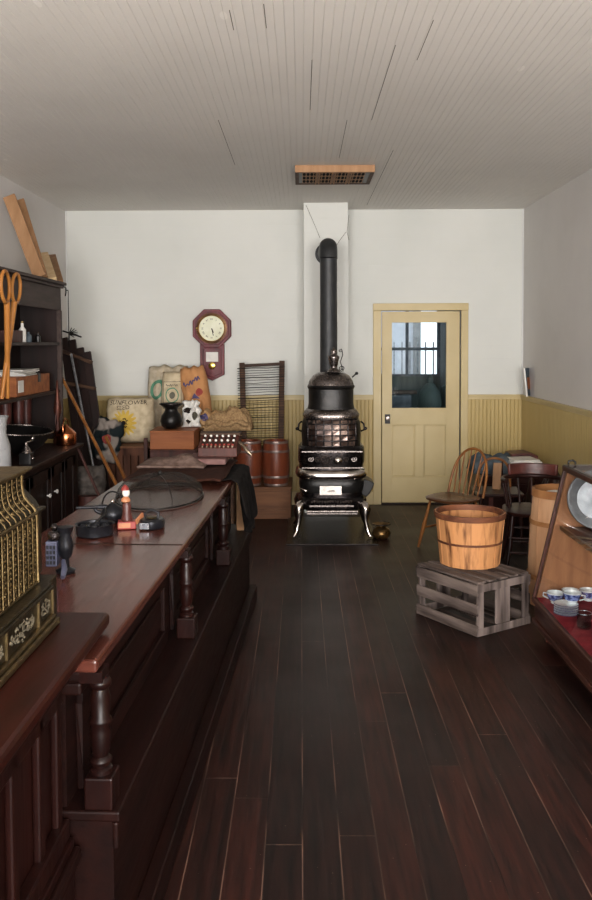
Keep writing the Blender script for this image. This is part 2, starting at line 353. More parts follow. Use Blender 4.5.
b = MB(); b.box(XR-.032, XR, YF, YB-.03, WZ, WZ+.022); b.box(XR-.022, XR, YF, YB-.02, WZ-.03, WZ); struct(b.build('trim_8', 'yellow_trim', bev=.003))
b = MB(); b.box(XR-.025, XR, YF, YB-.02, 0, .14); struct(b.build('baseboard_right', 'yellow_trim', bev=.003))
struct(bead(YF, YB-.02, lambda p, q, z: (XL+q, p, z)).build('trim_9', 'wains_r'))
for i, x in enumerate((XL, XR)):
    b = MB(); sx = .012 if i == 0 else -.012; x0, x1 = sorted((x, x+sx)); b.box(x0, x1, YB-.014, YB, WZ+.03, ZC); struct(b.build('trim_%d' % (10+i), 'muslin'))
# ceiling cracks: dark open joints between boards
def joints(b):
    for (px0, py0, px1, py1) in ((372, 205, 386, 150), (268, 28, 262, 4), (340, 158, 346, 120), (372, 120, 395, 45), (420, 60, 430, 20), (232, 165, 222, 120), (235, 30, 228, 10), (310, 110, 312, 60)):
        def c(px, py):
            d = CM @ Vector(((px-296)/F, (450-py)/F + SH*900/F, -1)); return CAM+d*((ZC-CAM.z)/d.z)
        p = c(px0, py0); q = c(px1, py1); x = (p.x+q.x)/2
        b.box(x-.0016, x+.0016, min(p.y, q.y), max(p.y, q.y), ZC-.001, ZC+.004)
st('trim_ceiling_joints', 'ink2', joints)
# door
GX0, GX1 = at(392, 350, YB).x, at(446.5, 350, YB).x; GZ0, GZ1 = at(420, 408, YB).z, at(420, 322.5, YB).z
d = bpy.data.objects.new('door_1', None); COL.objects.link(d); struct(d)
b = MB(); b.box(CAS0, DX0-.01, YB-.03, YB, 0, DZ+.01); b.box(DX1+.01, CAS1, YB-.03, YB, 0, DZ+.01); b.box(CAS0-.002, CAS1+.002, YB-.034, YB, DZ+.01, DZ+.085); b.build('door_frame', 'yellow_trim', d, bev=.004)
DY = YB+.005
b = MB()
b.box(DX0, GX0, DY, DY+.04, .015, DZ); b.box(GX1, DX1, DY, DY+.04, .015, DZ); b.box(GX0, GX1, DY, DY+.04, GZ1, DZ)
zr0 = at(420, 425, YB).z; zr1 = at(420, 477, YB).z
b.box(GX0, GX1, DY, DY+.04, zr0, GZ0); b.box(GX0, GX1, DY, DY+.04, .015, zr1)
xm0, xm1 = at(415, 450, YB).x, at(424, 450, YB).x
b.box(xm0, xm1, DY, DY+.04, zr1, zr0); b.box(GX0, xm0, DY+.014, DY+.03, zr1, zr0); b.box(xm1, GX1, DY+.014, DY+.03, zr1, zr0)
b.build('door_leaf', 'yellow', d, bev=.003)
b = MB()
for (a, c) in ((GX0, xm0), (xm1, GX1)):
    b.box(a, a+.012, DY+.004, DY+.02, zr1, zr0); b.box(c-.012, c, DY+.004, DY+.02, zr1, zr0); b.box(a, c, DY+.004, DY+.02, zr1, zr1+.012); b.box(a, c, DY+.004, DY+.02, zr0-.012, zr0)
b.build('panel_moulding', 'yellow_trim', d, bev=.004)
b = MB(); b.box(GX0, GX1, DY+.018, DY+.022, GZ0, GZ1); b.build('pane', 'glass', d)
kx, kz = at(387.5, 419, YB).x, at(387.5, 419, YB).z
b = MB(); b.box(kx-.028, kx+.028, DY-.008, DY, kz-.05, kz+.05); b.box(kx-.006, kx+.006, DY-.01, DY-.007, kz-.035, kz-.018); kn = b.build('lock_plate', 'iron', d, bev=.003)
b = MB(); b.lathe([(.008, 0), (.008, .03), (.02, .035), (.026, .045), (.02, .058), (0.001, .06)], m=xf((kx, DY-.006, kz+.01), rx=PI/2)); b.build('door_knob', 'nickel_dull', d, smooth=1)
b = MB(); b.box(CAS0, CAS1, YB-.02, YB+.12, 0, .014); struct(b.build('trim_threshold', 'dark_wood', bev=.003))
# room behind the door
BY = 11.6
WX0, WX1, WZ0, WZ1 = at(360, 374, BY).x, at(440.5, 374, BY).x, at(400, 376.5, BY).z, at(400, 300, BY).z
def wfar(b):
    b.box(.1, WX0, BY, BY+.12, 0, ZC); b.box(WX1, 3.5, BY, BY+.12, 0, ZC); b.box(WX0, WX1, BY, BY+.12, 0, WZ0); b.box(WX0, WX1, BY, BY+.12, WZ1, ZC)
st('wall_far', 'darkgreen', wfar)
st('wall_passage_left', 'wall_side', lambda b: b.box(0, .1, YB+.12, BY+.12, 0, ZC))
st('wall_passage_right', 'darkgreen', lambda b: b.box(3.4, 3.5, YB+.12, BY+.12, 0, ZC))
st('ceiling_passage', 'wall_side', lambda b: b.box(0, 3.5, YB+.06, BY+.12, ZC+.001, ZC+.1))
w = bpy.data.objects.new('window_1', None); COL.objects.link(w); struct(w)
b = MB(); mx, mz = at(407.5, 350, BY).x, at(400, 349, BY).z
b.box(mx-.02, mx+.02, BY+.03, BY+.07, WZ0, WZ1); b.box(WX0, WX1, BY+.03, BY+.07, mz-.02, mz+.02)
b.box(WX0, WX0+.04, BY+.02, BY+.08, WZ0, WZ1); b.box(WX1-.04, WX1, BY+.02, BY+.08, WZ0, WZ1); b.box(WX0, WX1, BY+.02, BY+.08, WZ0, WZ0+.03); b.box(WX0, WX1, BY+.02, BY+.08, WZ1-.05, WZ1)
b.build('window_frame', 'greycloth', w)
b = MB(); b.box(WX0, WX1, BY+.048, BY+.052, WZ0, WZ1); b.build('window_pane', 'glass', w)
# outside the far window: white house and rail fence
def bld(b):
    x0, x1 = at(380, 340, 15).x, at(424, 340, 15).x
    b.box(x0-1.5, x1, 15, 16, 0, 6)
    for k in range(40): b.box(x0-1.5, x1, 14.985, 15, k*.12, k*.12+.1)
t = thing('white_building', 'white clapboard building seen outside through the door glass', 'building')
b = MB(); x0, x1 = at(380, 340, 15).x, at(418, 340, 15).x; b.box(x0-2, x1, 15, 17, 0, 6)
for k in range(48): b.prism([(x0-2, k*.12), (x1, k*.12), (x1, k*.12+.118), (x0-2, k*.12+.118)], 14.98, 15)
b.build('siding_wall', 'whitesiding', t)
b = MB(); b.box(x1-.09, x1+.04, 14.93, 15.1, 0, 6); b.build('corner_board', 'enamel', t)
b = MB(); zt = at(400, 342, 13).z; xa = at(425, 340, 13).x
for i in range(14):
    x = xa-1.2+i*.12; b.box(x, x+.02, 13, 13.02, 0, zt)
b.box(xa-1.25, xa+.6, 13, 13.03, zt-.12, zt-.09); b.box(xa-1.25, xa+.6, 13, 13.03, .3, .33)
tag(b.build('picket_fence', 'steel'), 'grey metal picket fence outside beyond the far window', 'fence')
st('ground_outside', 'palecloth', lambda b: b.box(-6, 10, 12.0, 30, -.15, -.05))
# dark furniture in the back room
t = thing('shelf_rack', 'dark green shelf rack behind the door glass, right of the bright window', 'shelf', (at(444, 400, 11.2).x+.3, 11.3, 0))
b = MB(); b.box(-.3, -.26, -.2, .2, 0, 2.4); b.box(.26, .3, -.2, .2, 0, 2.4); b.build('upright', 'darkgreen', t)
for z in (.5, .95, 1.4, 1.62, 1.9, 2.2):
    b = MB(); b.box(-.26, .26, -.2, .2, z, z+.03); b.build('shelf', 'greycloth', t)
p = at(413, 395, 10.2); t = thing('desk', 'dark desk with drawers seen low through the door glass', 'desk', (p.x-.1, 10.6, 0))
b = MB(); b.box(-.8, .42, -.3, .3, .72, .76); b.build('desk_top', 'darkgreen', t)
for sx in (-.75, -.1):
    b = MB(); b.box(sx, sx+.5, -.28, .28, 0, .72); q = b.build('drawer_unit', 'darkgreen', t)
    for z in (.08, .3, .52):
        b = MB(); b.box(sx+.03, sx+.47, -.3, -.28, z, z+.17); b.build('drawer', 'greycloth', q)
p = at(398, 385, 10.5); t = thing('typewriter', 'dark typewriter on the desk behind the door glass', 'typewriter', (p.x, 10.5, .76))
b = MB(); b.box(-.2, .2, -.15, .15, 0, .12); b.box(-.17, .17, 0, .15, .12, .3); b.build('body', 'greycloth', t, bev=.02)
b = MB(); b.lathe([(.025, -.24), (.025, .24)], m=xf((0, .08, .33), ry=PI/2)); b.build('platen', 'palecloth', t, smooth=1)
p = at(431, 385, 10.4); t = thing('potbelly_machine', 'dark tall machine with a pointed top on the desk, seen through the door glass', 'machine', (p.x, 10.5, .76))
b = MB(); b.lathe([(.16, 0), (.16, .05), (.13, .1), (.15, .2), (.13, .33), (.07, .42), (.04, .45), (.05, .5), (.02, .55), (.001, .56)], n=18); b.build('body', 'darkgreen', t, smooth=1)
b = MB(); b.tube([(.15, 0, .4), (.22, 0, .45), (.22, 0, .5)], .012); b.build('crank', 'darkgreen', t, smooth=1)
# front (shop window) wall behind the camera
FW = [(-2.1, -.62, .75, 2.75), (.62, 2.1, .75, 2.75)]; FD = (-.5, .5, 0, 2.7)
def wfront(b):
    y0, y1 = YF-.12, YF
    b.box(XL-.1, -2.1, y0, y1, 0, ZC); b.box(2.1, XR+.1, y0, y1, 0, ZC); b.box(-2.1, 2.1, y0, y1, 2.75, ZC)
    b.box(-.62, -.5, y0, y1, 0, 2.75); b.box(.5, .62, y0, y1, 0, 2.75); b.box(-2.1, -.62, y0, y1, 0, .75); b.box(.62, 2.1, y0, y1, 0, .75); b.box(-.5, .5, y0, y1, 2.7, 2.75)
st('wall_front', 'wall', wfront)
for i, (a, c, z0, z1) in enumerate(FW):
    w = bpy.data.objects.new('window_%d' % (i+2), None); COL.objects.link(w); struct(w)
    b = MB(); m_ = (a+c)/2
    for x in (a+.02, m_, c-.02): b.box(x-.02, x+.02, YF-.09, YF-.04, z0, z1)
    for z in (z0+.02, z0+1.3, z1-.02): b.box(a, c, YF-.09, YF-.04, z-.02, z+.02)
    b.build('window_frame', 'yellow_trim', w)
d2 = bpy.data.objects.new('door_2', None); COL.objects.link(d2); struct(d2)
b = MB(); b.box(-.5, .5, YF-.09, YF-.05, 0, .85); b.box(-.5, -.4, YF-.09, YF-.05, .85, 2.7); b.box(.4, .5, YF-.09, YF-.05, .85, 2.7); b.box(-.4, .4, YF-.09, YF-.05, 2.55, 2.7); b.build('door_leaf', 'yellow', d2)
# ------------------------------------------------------------------ ceiling grille
p = at(295, 167, 6.7); g0 = Vector((p.x, p.y, ZC)); gw = at(375, 167, 6.7).x-p.x; gd = .56
t = thing('ceiling_grille', 'wooden ceiling grille with a pale front edge, fixed above the stovepipe', 'vent', (g0.x, g0.y, ZC))
b = MB(); b.box(0, gw, 0, .03, -.055, 0); b.build('front_rail', 'pine', t, bev=.003)
b = MB(); b.box(0, .03, .03, gd, -.05, 0); b.box(gw-.03, gw, .03, gd, -.05, 0); b.box(0, gw, gd-.03, gd, -.05, 0); b.build('side_frame', 'brown_box', t)
b = MB(); b.box(.03, gw-.03, .03, gd-.03, -.045, -.02); b.build('grille_board', 'iron', t)
cell = (gw-.12)/4
for i in range(4):
    cx = .055+cell*(i+.5)
    b = MB(); b.box(cx-.062, cx+.062, .06, gd-.06, -.0465, -.045); gl = b.build('pierced_panel', 'pine', t)
    b = MB()
    for r in range(3):
        for c in range(4):
            x = cx-.045+c*.030; y = .06+(gd-.12)*(r+.5)/3
            b.lathe([(.0125, -.0475), (.0125, -.0466)], (x, y, 0), 10, sy=(gd-.12)/3/.030*.95)
    b.build('holes', 'hole', gl)
    if i < 3:
        for s_ in (-.012, .014):
            b = MB(); xs_ = .055+cell*(i+1)+s_; b.box(xs_-.006, xs_+.006, .05, gd-.05, -.056, -.045); b.build('slat', 'pine', t)
# ------------------------------------------------------------------ stove
SX, SY = at(331.5, 450, 7.5).x, 7.62
b = MB(); x0, x1 = at(286, 545, 7.1).x, at(379, 545, 7.1).x
b.box(x0, x1, 7.12, 8.25, 0, .012); tag(b.build('stove_board', 'iron_pol', bev=.003), 'dark metal floor plate lying under the parlour stove', 'floor plate')
ZB = .013
t = thing('parlour_stove', 'tall black cast-iron parlour stove with nickel legs and a grid of mica windows', 'stove', (SX, SY, ZB)); t.scale = (1.1, 1.04, 1)
def zz(y, Y=7.42): return at(331, y, Y).z-ZB
b = MB(); b.lathe([(.2, zz(513)), (.255, zz(508)), (.27, zz(500)), (.25, zz(497)), (.25, zz(492))], n=48, sq=4); b.build('ash_base', 'iron_pol', t, smooth=30)
b = MB(); b.lathe([(.25, zz(492)), (.262, zz(486)), (.262, zz(481)), (.25, zz(478.5))], n=48, sq=5); b.build('ash_door_section', 'iron', t, smooth=30)
b = MB(); b.lathe([(.262, zz(479)), (.285, zz(477)), (.292, zz(474.5)), (.28, zz(471)), (.265, zz(469))], n=48, sq=4); b.build('nickel_skirt', 'nickel', t, smooth=60)
b = MB(); b.lathe([(.262, zz(469)), (.26, zz(466)), (.27, zz(462)), (.268, zz(449)), (.25, zz(446))], n=48, sq=3.4); b.build('firebox', 'iron_pol', t, smooth=30)
b = MB(); b.lathe([(.236, zz(448)), (.242, zz(435)), (.236, zz(424)), (.21, zz(415)), (.19, zz(410))], n=48, sq=3); b.build('mica_section', 'iron', t, smooth=30)
b = MB(); b.lathe([(.225, zz(419)), (.232, zz(416)), (.215, zz(412.5)), (.197, zz(410))], n=48, sq=3); b.build('collar', 'nickel_dull', t, smooth=60)
b = MB(); b.lathe([(.192, zz(411)), (.183, zz(405)), (.183, zz(390)), (.19, zz(389)), (.194, zz(387.5)), (.188, zz(386))], n=48, sq=2.6); b.build('upper_drum', 'iron', t, smooth=30)
b = MB(); b.lathe([(.19, zz(388)), (.178, zz(382)), (.15, zz(376.5)), (.11, zz(373.5)), (.05, zz(372.5)), (.03, zz(371))], n=48, sq=2.3); b.build('dome', 'nickel_dull', t, smooth=60)
b = MB(); fz = zz(372.5)
b.lathe([(.055, 0), (.05, .015), (.03, .03), (.026, .05), (.034, .065), (.038, .10), (.046, .125), (.046, .14), (.03, .15), (.018, .165), (.024, .18), (.014, .20), (.001, .225)], (.02, -.09, fz), 20); b.build('finial', 'nickel_dull', t, smooth=60)
b = MB(); mp = lambda u, v: (u, -.03, v)
b.tube(spiral((.09, fz+.03), .008, .028, PI, 1.3, mp)+[mp(.075, fz+.09), mp(.095, fz+.15), mp(.09, fz+.19)], .004, 6); b.tube(spiral((.075, fz+.19), .004, .016, 0, 1.2, mp), .0035, 6)
b.build('scroll_ornament', 'iron', t, smooth=60)
b = MB(); b.tube([(.17, -.06, zz(378)), (.2, -.07, zz(374.5))], .006); b.ball((.205, -.07, zz(374)), .014); b.build('damper_knob', 'iron', t, smooth=60)
# mica windows : curved grid on the front
def sqr(r, a, q):
    ca, sa = math.cos(a), math.sin(a); k = (abs(ca)**q+abs(sa)**q)**(-1/q); return r*ca*k, r*sa*k
def rad_at(z):
    pr = [(.236, zz(448)), (.242, zz(435)), (.236, zz(424)), (.21, zz(415))]
    for (r0, a), (r1, c) in zip(pr, pr[1:]):
        if a <= z <= c: return r0+(r1-r0)*(z-a)/(c-a)
    return pr[0][0] if z < pr[0][1] else pr[-1][0]
rows = [zz(446), zz(440.5), zz(435), zz(429.5), zz(424), zz(419.5)]
def wp(x, z, off=.004):      # point on the front face at local x
    r = rad_at(z)+off; a = -PI/2
    lo_, hi_ = -PI/2, (0 if x > 0 else -PI)
    for _ in range(24):
        m_ = (lo_+hi_)/2; X, Y_ = sqr(r, m_, 3)
        if abs(X) < abs(x): lo_ = m_
        else: hi_ = m_
    X, Y_ = sqr(r, lo_, 3); return Vector((x, Y_, z))
xs = [-.19, -.127, -.064, 0, .064, .127, .19]
bf = MB()
for z in rows: bf.tube([wp(x/100, z, .008) for x in range(-20, 21, 4)], .006, 6)
for x in xs: bf.tube([wp(x, z, .008) for z in rows], .005, 6)
bf.build('mica_grid', 'iron_pol', t, smooth=60)
M['mica'] = mat('mica_sheet', '3c2c26', '8a7468', .2, .5, 5, lo=.45, hi=.65, bump=.4, bscale=12)
for r_ in range(5):
    for c_ in range(6):
        b = MB(); a0, a1, z0, z1 = xs[c_]+.006, xs[c_+1]-.006, rows[r_]+.006, rows[r_+1]-.006
        tl = random.uniform(-.003, .003)
        q = [wp(a0, z0, .002+tl), wp(a1, z0, .003-tl), wp(a1, z1, .002), wp(a0, z1, .002)]
        vs = [b._v(v) for v in q]+[b._v(v+Vector((0, .003, 0))) for v in q]
        for f in ((0, 1, 2, 3), (7, 6, 5, 4), (0, 4, 5, 1), (1, 5, 6, 2), (2, 6, 7, 3), (3, 7, 4, 0)): b.bm.faces.new([vs[i] for i in f])
        b.build('mica_pane', 'mica', t)
b = MB(); mp = lambda u, v: (u, -.272, v)
for sx in (-1, 1):
    for k in range(3):
        b.tube(spiral((sx*(.06+.055*k), zz(458)), .004, .024, k*2, 1.5, mp), .004, 5)
b.tube([mp(.0+.035*math.cos(a*PI/8)-.055, zz(458.5)+.035*math.sin(a*PI/8)) for a in range(16)], .005, 6, closed=True)
b.box(-.24, .24, -.275, -.268, zz(451), zz(450)); b.box(-.24, .24, -.275, -.268, zz(467), zz(466)); b.build('relief_ornament', 'nickel_dull', t, smooth=60)
b = MB(); b.lathe([(.001, 0), (.03, .002), (.033, .01), (.02, .02), (.001, .022)], m=xf((.045, -.27, zz(459.5)), rx=PI/2)); b.build('draft_knob', 'nickel', t, smooth=60)
b = MB(); b.box(-.1, .075, -.272, -.258, zz(493.5), zz(484.5)); b.build('name_plate', 'nickel', t, bev=.002)
b = MB(); mp = lambda u, v: (u, -.274, v)
for k in range(3): b.tube(spiral((-.03+.02*k, zz(489.5)), .002, .012, k, 1.2, mp, 8), .0018, 4)
b.build('plate_mark', 'ink', t)
b = MB()
for i in range(16):
    x = -.16+i*.0205; b.tube(spiral((x, zz(500)), .002, .011, i, 1.2, lambda u, v: (u, -.274, v), 8), .003, 4)
b.box(-.18, .17, -.277, -.262, zz(505), zz(503.5)); b.build('base_relief', 'nickel_dull', t, smooth=60)
b = MB(); b.tube([(-.255, -.26, zz(487)), (-.235, -.29, zz(487.5)), (-.2, -.29, zz(489))], [.006, .011, .006]); b.build('door_handle', 'nickel', t, smooth=60)
b = MB()
b.prism([(.24, zz(496)), (.24, zz(480)), (.31, zz(482)), (.345, zz(485)), (.335, zz(489)), (.31, zz(495)), (.28, zz(499))], -.12, .12); b.build('side_hopper', 'iron', t, bev=.008)
for sx in (-1, 1):
    b = MB(); b.tube([(sx*.24, -.05, zz(433)), (sx*.27, -.07, zz(431)), (sx*.262, -.07, zz(425)), (sx*.24, -.05, zz(423))], .008); b.ball((sx*.275, -.07, zz(430)), .016); b.build('side_catch', 'iron_pol', t, smooth=60)
b = MB(); b.box(-.2, .2, -.27, -.25, zz(512.5), zz(510)); b.lathe([(.012, -.2), (.012, .2)], m=xf((0, -.272, zz(509.5)), ry=PI/2)); b.build('front_rail', 'nickel_dull', t, smooth=40)
for sx in (-1, 1):
    for sy in (-1, 1):
        b = MB(); dx, dy = sx*.7071, sy*.7071
        def lp(o, z): return (sx*.235+dx*o*.9, sy*.2+dy*o*.9, z)
        H = zz(503)
        b.tube([lp(.0, H), lp(.03, H-.01), lp(.05, H-.05), (lp(.045, H-.10)), lp(.05, H-.15), lp(.075, .05), lp(.10, .02), lp(.115, .010)], [.03, .04, .042, .034, .023, .017, .015, .0095], 12)
        b.build('leg', 'nickel', t, smooth=60)
# pipe
t = thing('stovepipe', 'black stovepipe rising from the stove and elbowing back into the chimney', 'stovepipe', (SX-.015, SY+.14, 0))
r = .079; zt = at(329, 245.5, SY+.14).z; b = MB(); yb = CY-(SY+.14)
path = [(0, 0, zz(378)+ZB), (0, 0, zt-.1)]
b.tube([(0, 0, zz(384)+ZB+.05), (0, 0, 1.9), (0, 0, 1.901), (0, 0, zt-.12)], [r, r, r-.001, r-.001], 28)
b.build('pipe', 'pipe', t, smooth=40)
b = MB(); el = [(0, 0, zt-.12)]+[(0, .12-.12*math.cos(a), zt-.12+.12*math.sin(a)) for a in [R(15), R(30), R(45), R(60), R(75), R(90)]]+[(0, yb, zt)]
b.tube(el, r+.003, 28); b.build('elbow', 'pipe', t, smooth=25)
b = MB(); b.lathe([(r+.003, 0), (r+.03, 0), (r+.03, .006), (r+.003, .012)], m=xf((0, yb-.001, zt), rx=PI/2), n=28, cap=False); b.build('wall_collar', 'pipe', t, smooth=40)
# spittoon by stove
p = at(382, 541, 7.3); t = thing('brass_spittoon', 'small dark brass spittoon on the floor, right of the stove', 'spittoon', (p.x, 7.38, 0))
b = MB(); b.lathe([(.05, 0), (.075, .02), (.085, .05), (.07, .085), (.045, .1), (.04, .11), (.08, .13), (.085, .133), (.07, .128), (.035, .108)], n=24, cap=False); b.lathe([(.05, 0), (.001, .001)], cap=False); b.build('bowl', mat('old_brass', '4a3a24', '8a6a40', .3, .9), t, smooth=60)
b = MB(); b.tube([(.083*math.cos(i*PI/12), .083*math.sin(i*PI/12), .132) for i in range(24)], .004, 6, closed=True); b.build('rim', 'iron', t, smooth=60)
# ------------------------------------------------------------------ clock
p = at(212.5, 328.5, YB); t = thing('wall_clock', 'red-brown octagonal schoolhouse wall clock with a pendulum window', 'clock', (p.x, YB-.002, p.z))
k = 8.95/850
def octa(r, c=(0, 0)): return [(c[0]+r/math.cos(PI/8)*math.cos(PI/8+i*PI/4), c[1]+r/math.cos(PI/8)*math.sin(PI/8+i*PI/4)) for i in range(8)]
b = MB(); b.prism(octa(19*k), -.07, 0); b.build('octagon_case', 'clockwood', t, bev=.008)
b = MB(); b.prism(octa(16.5*k), -.085, -.07); b.build('octagon_moulding', 'clockwood', t, bev=.006)
b = MB(); zb_ = -46*k
b.prism([(-12*k, -15*k), (12*k, -15*k), (12*k, zb_), (0, -52*k), (-12*k, zb_)], -.06, 0); b.build('pendulum_box', 'clockwood', t, bev=.006)
b = MB()
fr = [(-9*k, -20*k), (9*k, -20*k), (9*k, -44.5*k), (0, -49*k), (-9*k, -44.5*k)]
for a, c in zip(fr, fr[1:]+fr[:1]): b.beam((a[0], -.062, a[1]), (c[0], -.062, c[1]), .012, .012, (0, 1, 0))
b.build('pendulum_frame', 'clockwood', t, bev=.003)
b = MB(); b.prism([(-6*k, -23.5*k), (6*k, -23.5*k), (6*k, -33*k), (-6*k, -33*k)], -.064, -.058); b.build('pendulum_window', 'paper', t)
b = MB(); b.lathe([(.001, -.002), (.033, 0), (.038, .004), (.03, .008), (.001, .009)], m=xf((0, -.066, -37*k), rx=PI/2)); b.build('pendulum_bob', 'brass_pol', t, smooth=60)
b = MB(); b.lathe([(13*k, 0), (15.3*k, .004), (15.3*k, .016), (13.2*k, .022), (12.6*k, .012), (12.6*k, 0)], m=xf((0, -.083, 0), rx=PI/2), n=48, cap=False); b.build('bezel', 'clockgold', t, smooth=40)
b = MB(); b.tube([(12.7*k*math.cos(i*PI/24), -.1, 12.7*k*math.sin(i*PI/24)) for i in range(48)], .004, 6, closed=True); b.build('brass_ring', 'brass_pol', t, smooth=60)
b = MB(); b.lathe([(12.9*k, 0), (12.9*k, .004)], m=xf((0, -.086, 0), rx=PI/2), n=48); dl = b.build('dial', 'clockface', t)
for h, rn in enumerate(['XII', 'I', 'II', 'III', 'IIII', 'V', 'VI', 'VII', 'VIII', 'IX', 'X', 'XI']):
    a = R(90-30*h); cx, cz = .095*math.cos(a), .095*math.sin(a); ca, sa = math.cos(a-PI/2), math.sin(a-PI/2)
    text_mesh(rn, .026, lambda u, v: (cx+u*ca-v*sa, -.0908, cz+u*sa+v*ca), 'ink', 'numeral', dl)
b = MB(); b.beam((0, -.093, 0), (.018, -.093, -.075), .007, .002, (0, 1, 0)); b.build('minute_hand', 'ink', t)
b = MB(); b.beam((0, -.092, 0), (.018, -.092, -.045), .011, .002, (0, 1, 0)); b.build('hour_hand', 'ink', t)
b = MB(); b.ball((-14.6*k, -.104, 0), .01); b.build('latch', 'brass_pol', t, smooth=60)
# ------------------------------------------------------------------ framed picture on the rail
p = at(526, 385, 8.7); t = thing('small_picture', 'small dark framed picture standing on the chair rail at the right corner', 'picture', (XR-.022, 8.62, WZ+.023), R(62))
b = MB(); mm = xf(rx=R(-6)); b.box(-.09, .09, -.012, .004, 0, .29, mm); b.build('frame', 'paper', t, bev=.002)
b = MB(); b.box(-.086, .086, -.014, -.011, .004, .286, mm); im = b.build('print', 'greycloth', t)
b = MB(); b.box(-.055, .055, -.016, -.013, .07, .19, mm); b.build('print_panel', 'orange_box', im)
# ------------------------------------------------------------------ wire rack
Yr = 8.55
t = thing('wire_rack', 'upright dark wooden frame strung with many fine horizontal wires, leaning on the back wall', 'rack', (0, 0, 0))
zr_b = .36
tl, tr = at(242, 363, 8.78), at(282, 361, 8.78); bl, br_ = at(244, 440, 8.54), at(281, 440, 8.54)
def leg_pt(top, bot, z): return bot.lerp(top, (z-bot.z)/(top.z-bot.z))
bl0, br0 = leg_pt(tl, bl, .345), leg_pt(tr, br_, .345)
b = MB(); b.beam(bl0, tl, .055, .03, (0, 1, 0)); b.build('left_post', 'brown_box', t, bev=.004)
b = MB(); b.beam(br0, tr, .055, .03, (0, 1, 0)); b.build('right_post', 'brown_box', t, bev=.004)
b = MB(); b.beam(tl+Vector((0, 0, -.03)), tr+Vector((0, 0, -.03)), .03, .065, (0, 1, 0)); b.build('top_rail', 'brown_box', t, bev=.004)
b = MB(); n = 42
for i in range(n):
    f = .05+.9*i/n; a = tl.lerp(bl0, f)+Vector((-.05, -.02, random.uniform(-.004, .004))); c = tr.lerp(br0, f)+Vector((.03, -.02, random.uniform(-.004, .004)))
    b.tube([a, a.lerp(c, .33)+Vector((0, 0, random.uniform(-.006, .006))), a.lerp(c, .66)+Vector((0, 0, random.uniform(-.006, .006))), c], .0028 if i % 4 else .0045, 4)
b.build('wires', 'iron', t)
# ------------------------------------------------------------------ kegs on low box
bx0, bx1 = at(243, 487, 8.3).x, at(291, 487, 8.3).x; zlb = at(268, 489, 8.2).z
t = thing('platform_box', 'low brown wooden box on the floor under two kegs', 'box', ((bx0+bx1)/2, 8.5, 0))
hw = (bx1-bx0)/2; b = MB(); b.box(-hw, hw, -.3, .3, 0, zlb); b.build('body', 'lowbox', t, bev=.006)
b = MB(); b.box(-hw-.01, hw+.01, -.31, .31, zlb, zlb+.02); b.build('top_board', 'lowbox', t, bev=.004)
b = MB(); b.box(-hw+.03, hw-.03, -.315, -.3, .06, .09); b.box(-hw+.0, hw, -.312, -.3, zlb-.05, zlb-.02); b.build('batten', 'lowbox', t)
def keg(label, loc, first=[None]):
    if first[0]: return dup(first[0], loc, 0.4, label)
    t = thing('keg', label, 'keg', loc); first[0] = t
    H = .44; b = MB(); b.lathe([(.115, 0), (.132, .1), (.137, .22), (.132, .34), (.117, H), (.105, H), (.105, H-.02), (.001, H-.02)], n=28); b.build('staves', 'keg', t, smooth=40)
    for z, r_ in ((.012, .119), (.09, .133), (.34, .135), (.425, .121)):
        b = MB(); b.lathe([(r_, -.012), (r_+.003, 0), (r_, .012)], (0, 0, z), 28, cap=False); b.build('hoop', 'kegrim', t, smooth=40)
    return t
ztb = zlb+.021
keg('brown wooden keg on the low box, closer to the stove', (at(276, 470, 8.35).x, 8.33, ztb))
keg('brown wooden keg on the low box, farther from the stove', (at(249, 470, 8.35).x, 8.33, ztb))
# ------------------------------------------------------------------ crates and sacks at back left
def box_thing(name, label, cat, px0, px1, py, Y, dep, z0, m, slat=False):
    a = at(px0, py, Y); c = at(px1, py, Y); H = a.z-z0; w2 = (c.x-a.x)/2
    t = thing(name, label, cat, (a.x+w2, Y+dep/2, z0))
    if slat:
        b = MB(); n = max(4, int(2*w2/.07)); s_ = 2*w2/n
        for sy in (-1, 1):
            for i in range(n): b.box(-w2+i*s_+.005, -w2+(i+1)*s_-.005, sy*dep/2-.008, sy*dep/2+.008, 0, H-.02)
        for sx in (-1, 1):
            for i in range(4): b.box(sx*w2-.008, sx*w2+.008, -dep/2+i*dep/4+.01, -dep/2+(i+1)*dep/4-.01, 0, H-.02)
        b.build('slatted_side', m, t)
        b = MB(); b.box(-w2-.01, w2+.01, -dep/2-.018, dep/2+.018, H-.07, H-.02); b.box(-w2-.01, w2+.01, -dep/2-.018, dep/2+.018, .03, .08); b.build('rail', m, t)
        b = MB(); b.box(-w2-.012, w2+.012, -dep/2-.02, dep/2+.02, H-.02, H); b.build('lid', m, t)
    else:
        b = MB(); b.box(-w2, w2, -dep/2, dep/2, 0, H-.015); b.build('body', m, t, bev=.004)
        b = MB(); b.box(-w2-.004, w2+.004, -dep/2-.004, dep/2+.004, H-.015, H); b.build('lid', m, t, bev=.003)
    return t, a.z
t1, z1 = box_thing('slatted_crate', 'tall brown slatted crate under the sunflower seed sack', 'crate', 108, 146, 448, 7.95, .55, 0, 'brown_crate', True)
t2, z2 = box_thing('red_crate', 'reddish wooden crate under the orange wooden box', 'crate', 150, 196, 450, 7.6, .6, 0, 'redwood')
t3, z3 = box_thing('orange_box', 'orange-brown wooden box carrying the black spittoon', 'box', 150, 194, 431, 7.62, .42, z2+.001, 'orange_box')
t4, z4 = box_thing('blanket_chest', 'dark brown chest under the burlap heap', 'chest', 200, 233, 431, 7.98, .34, 0, 'brown_box')
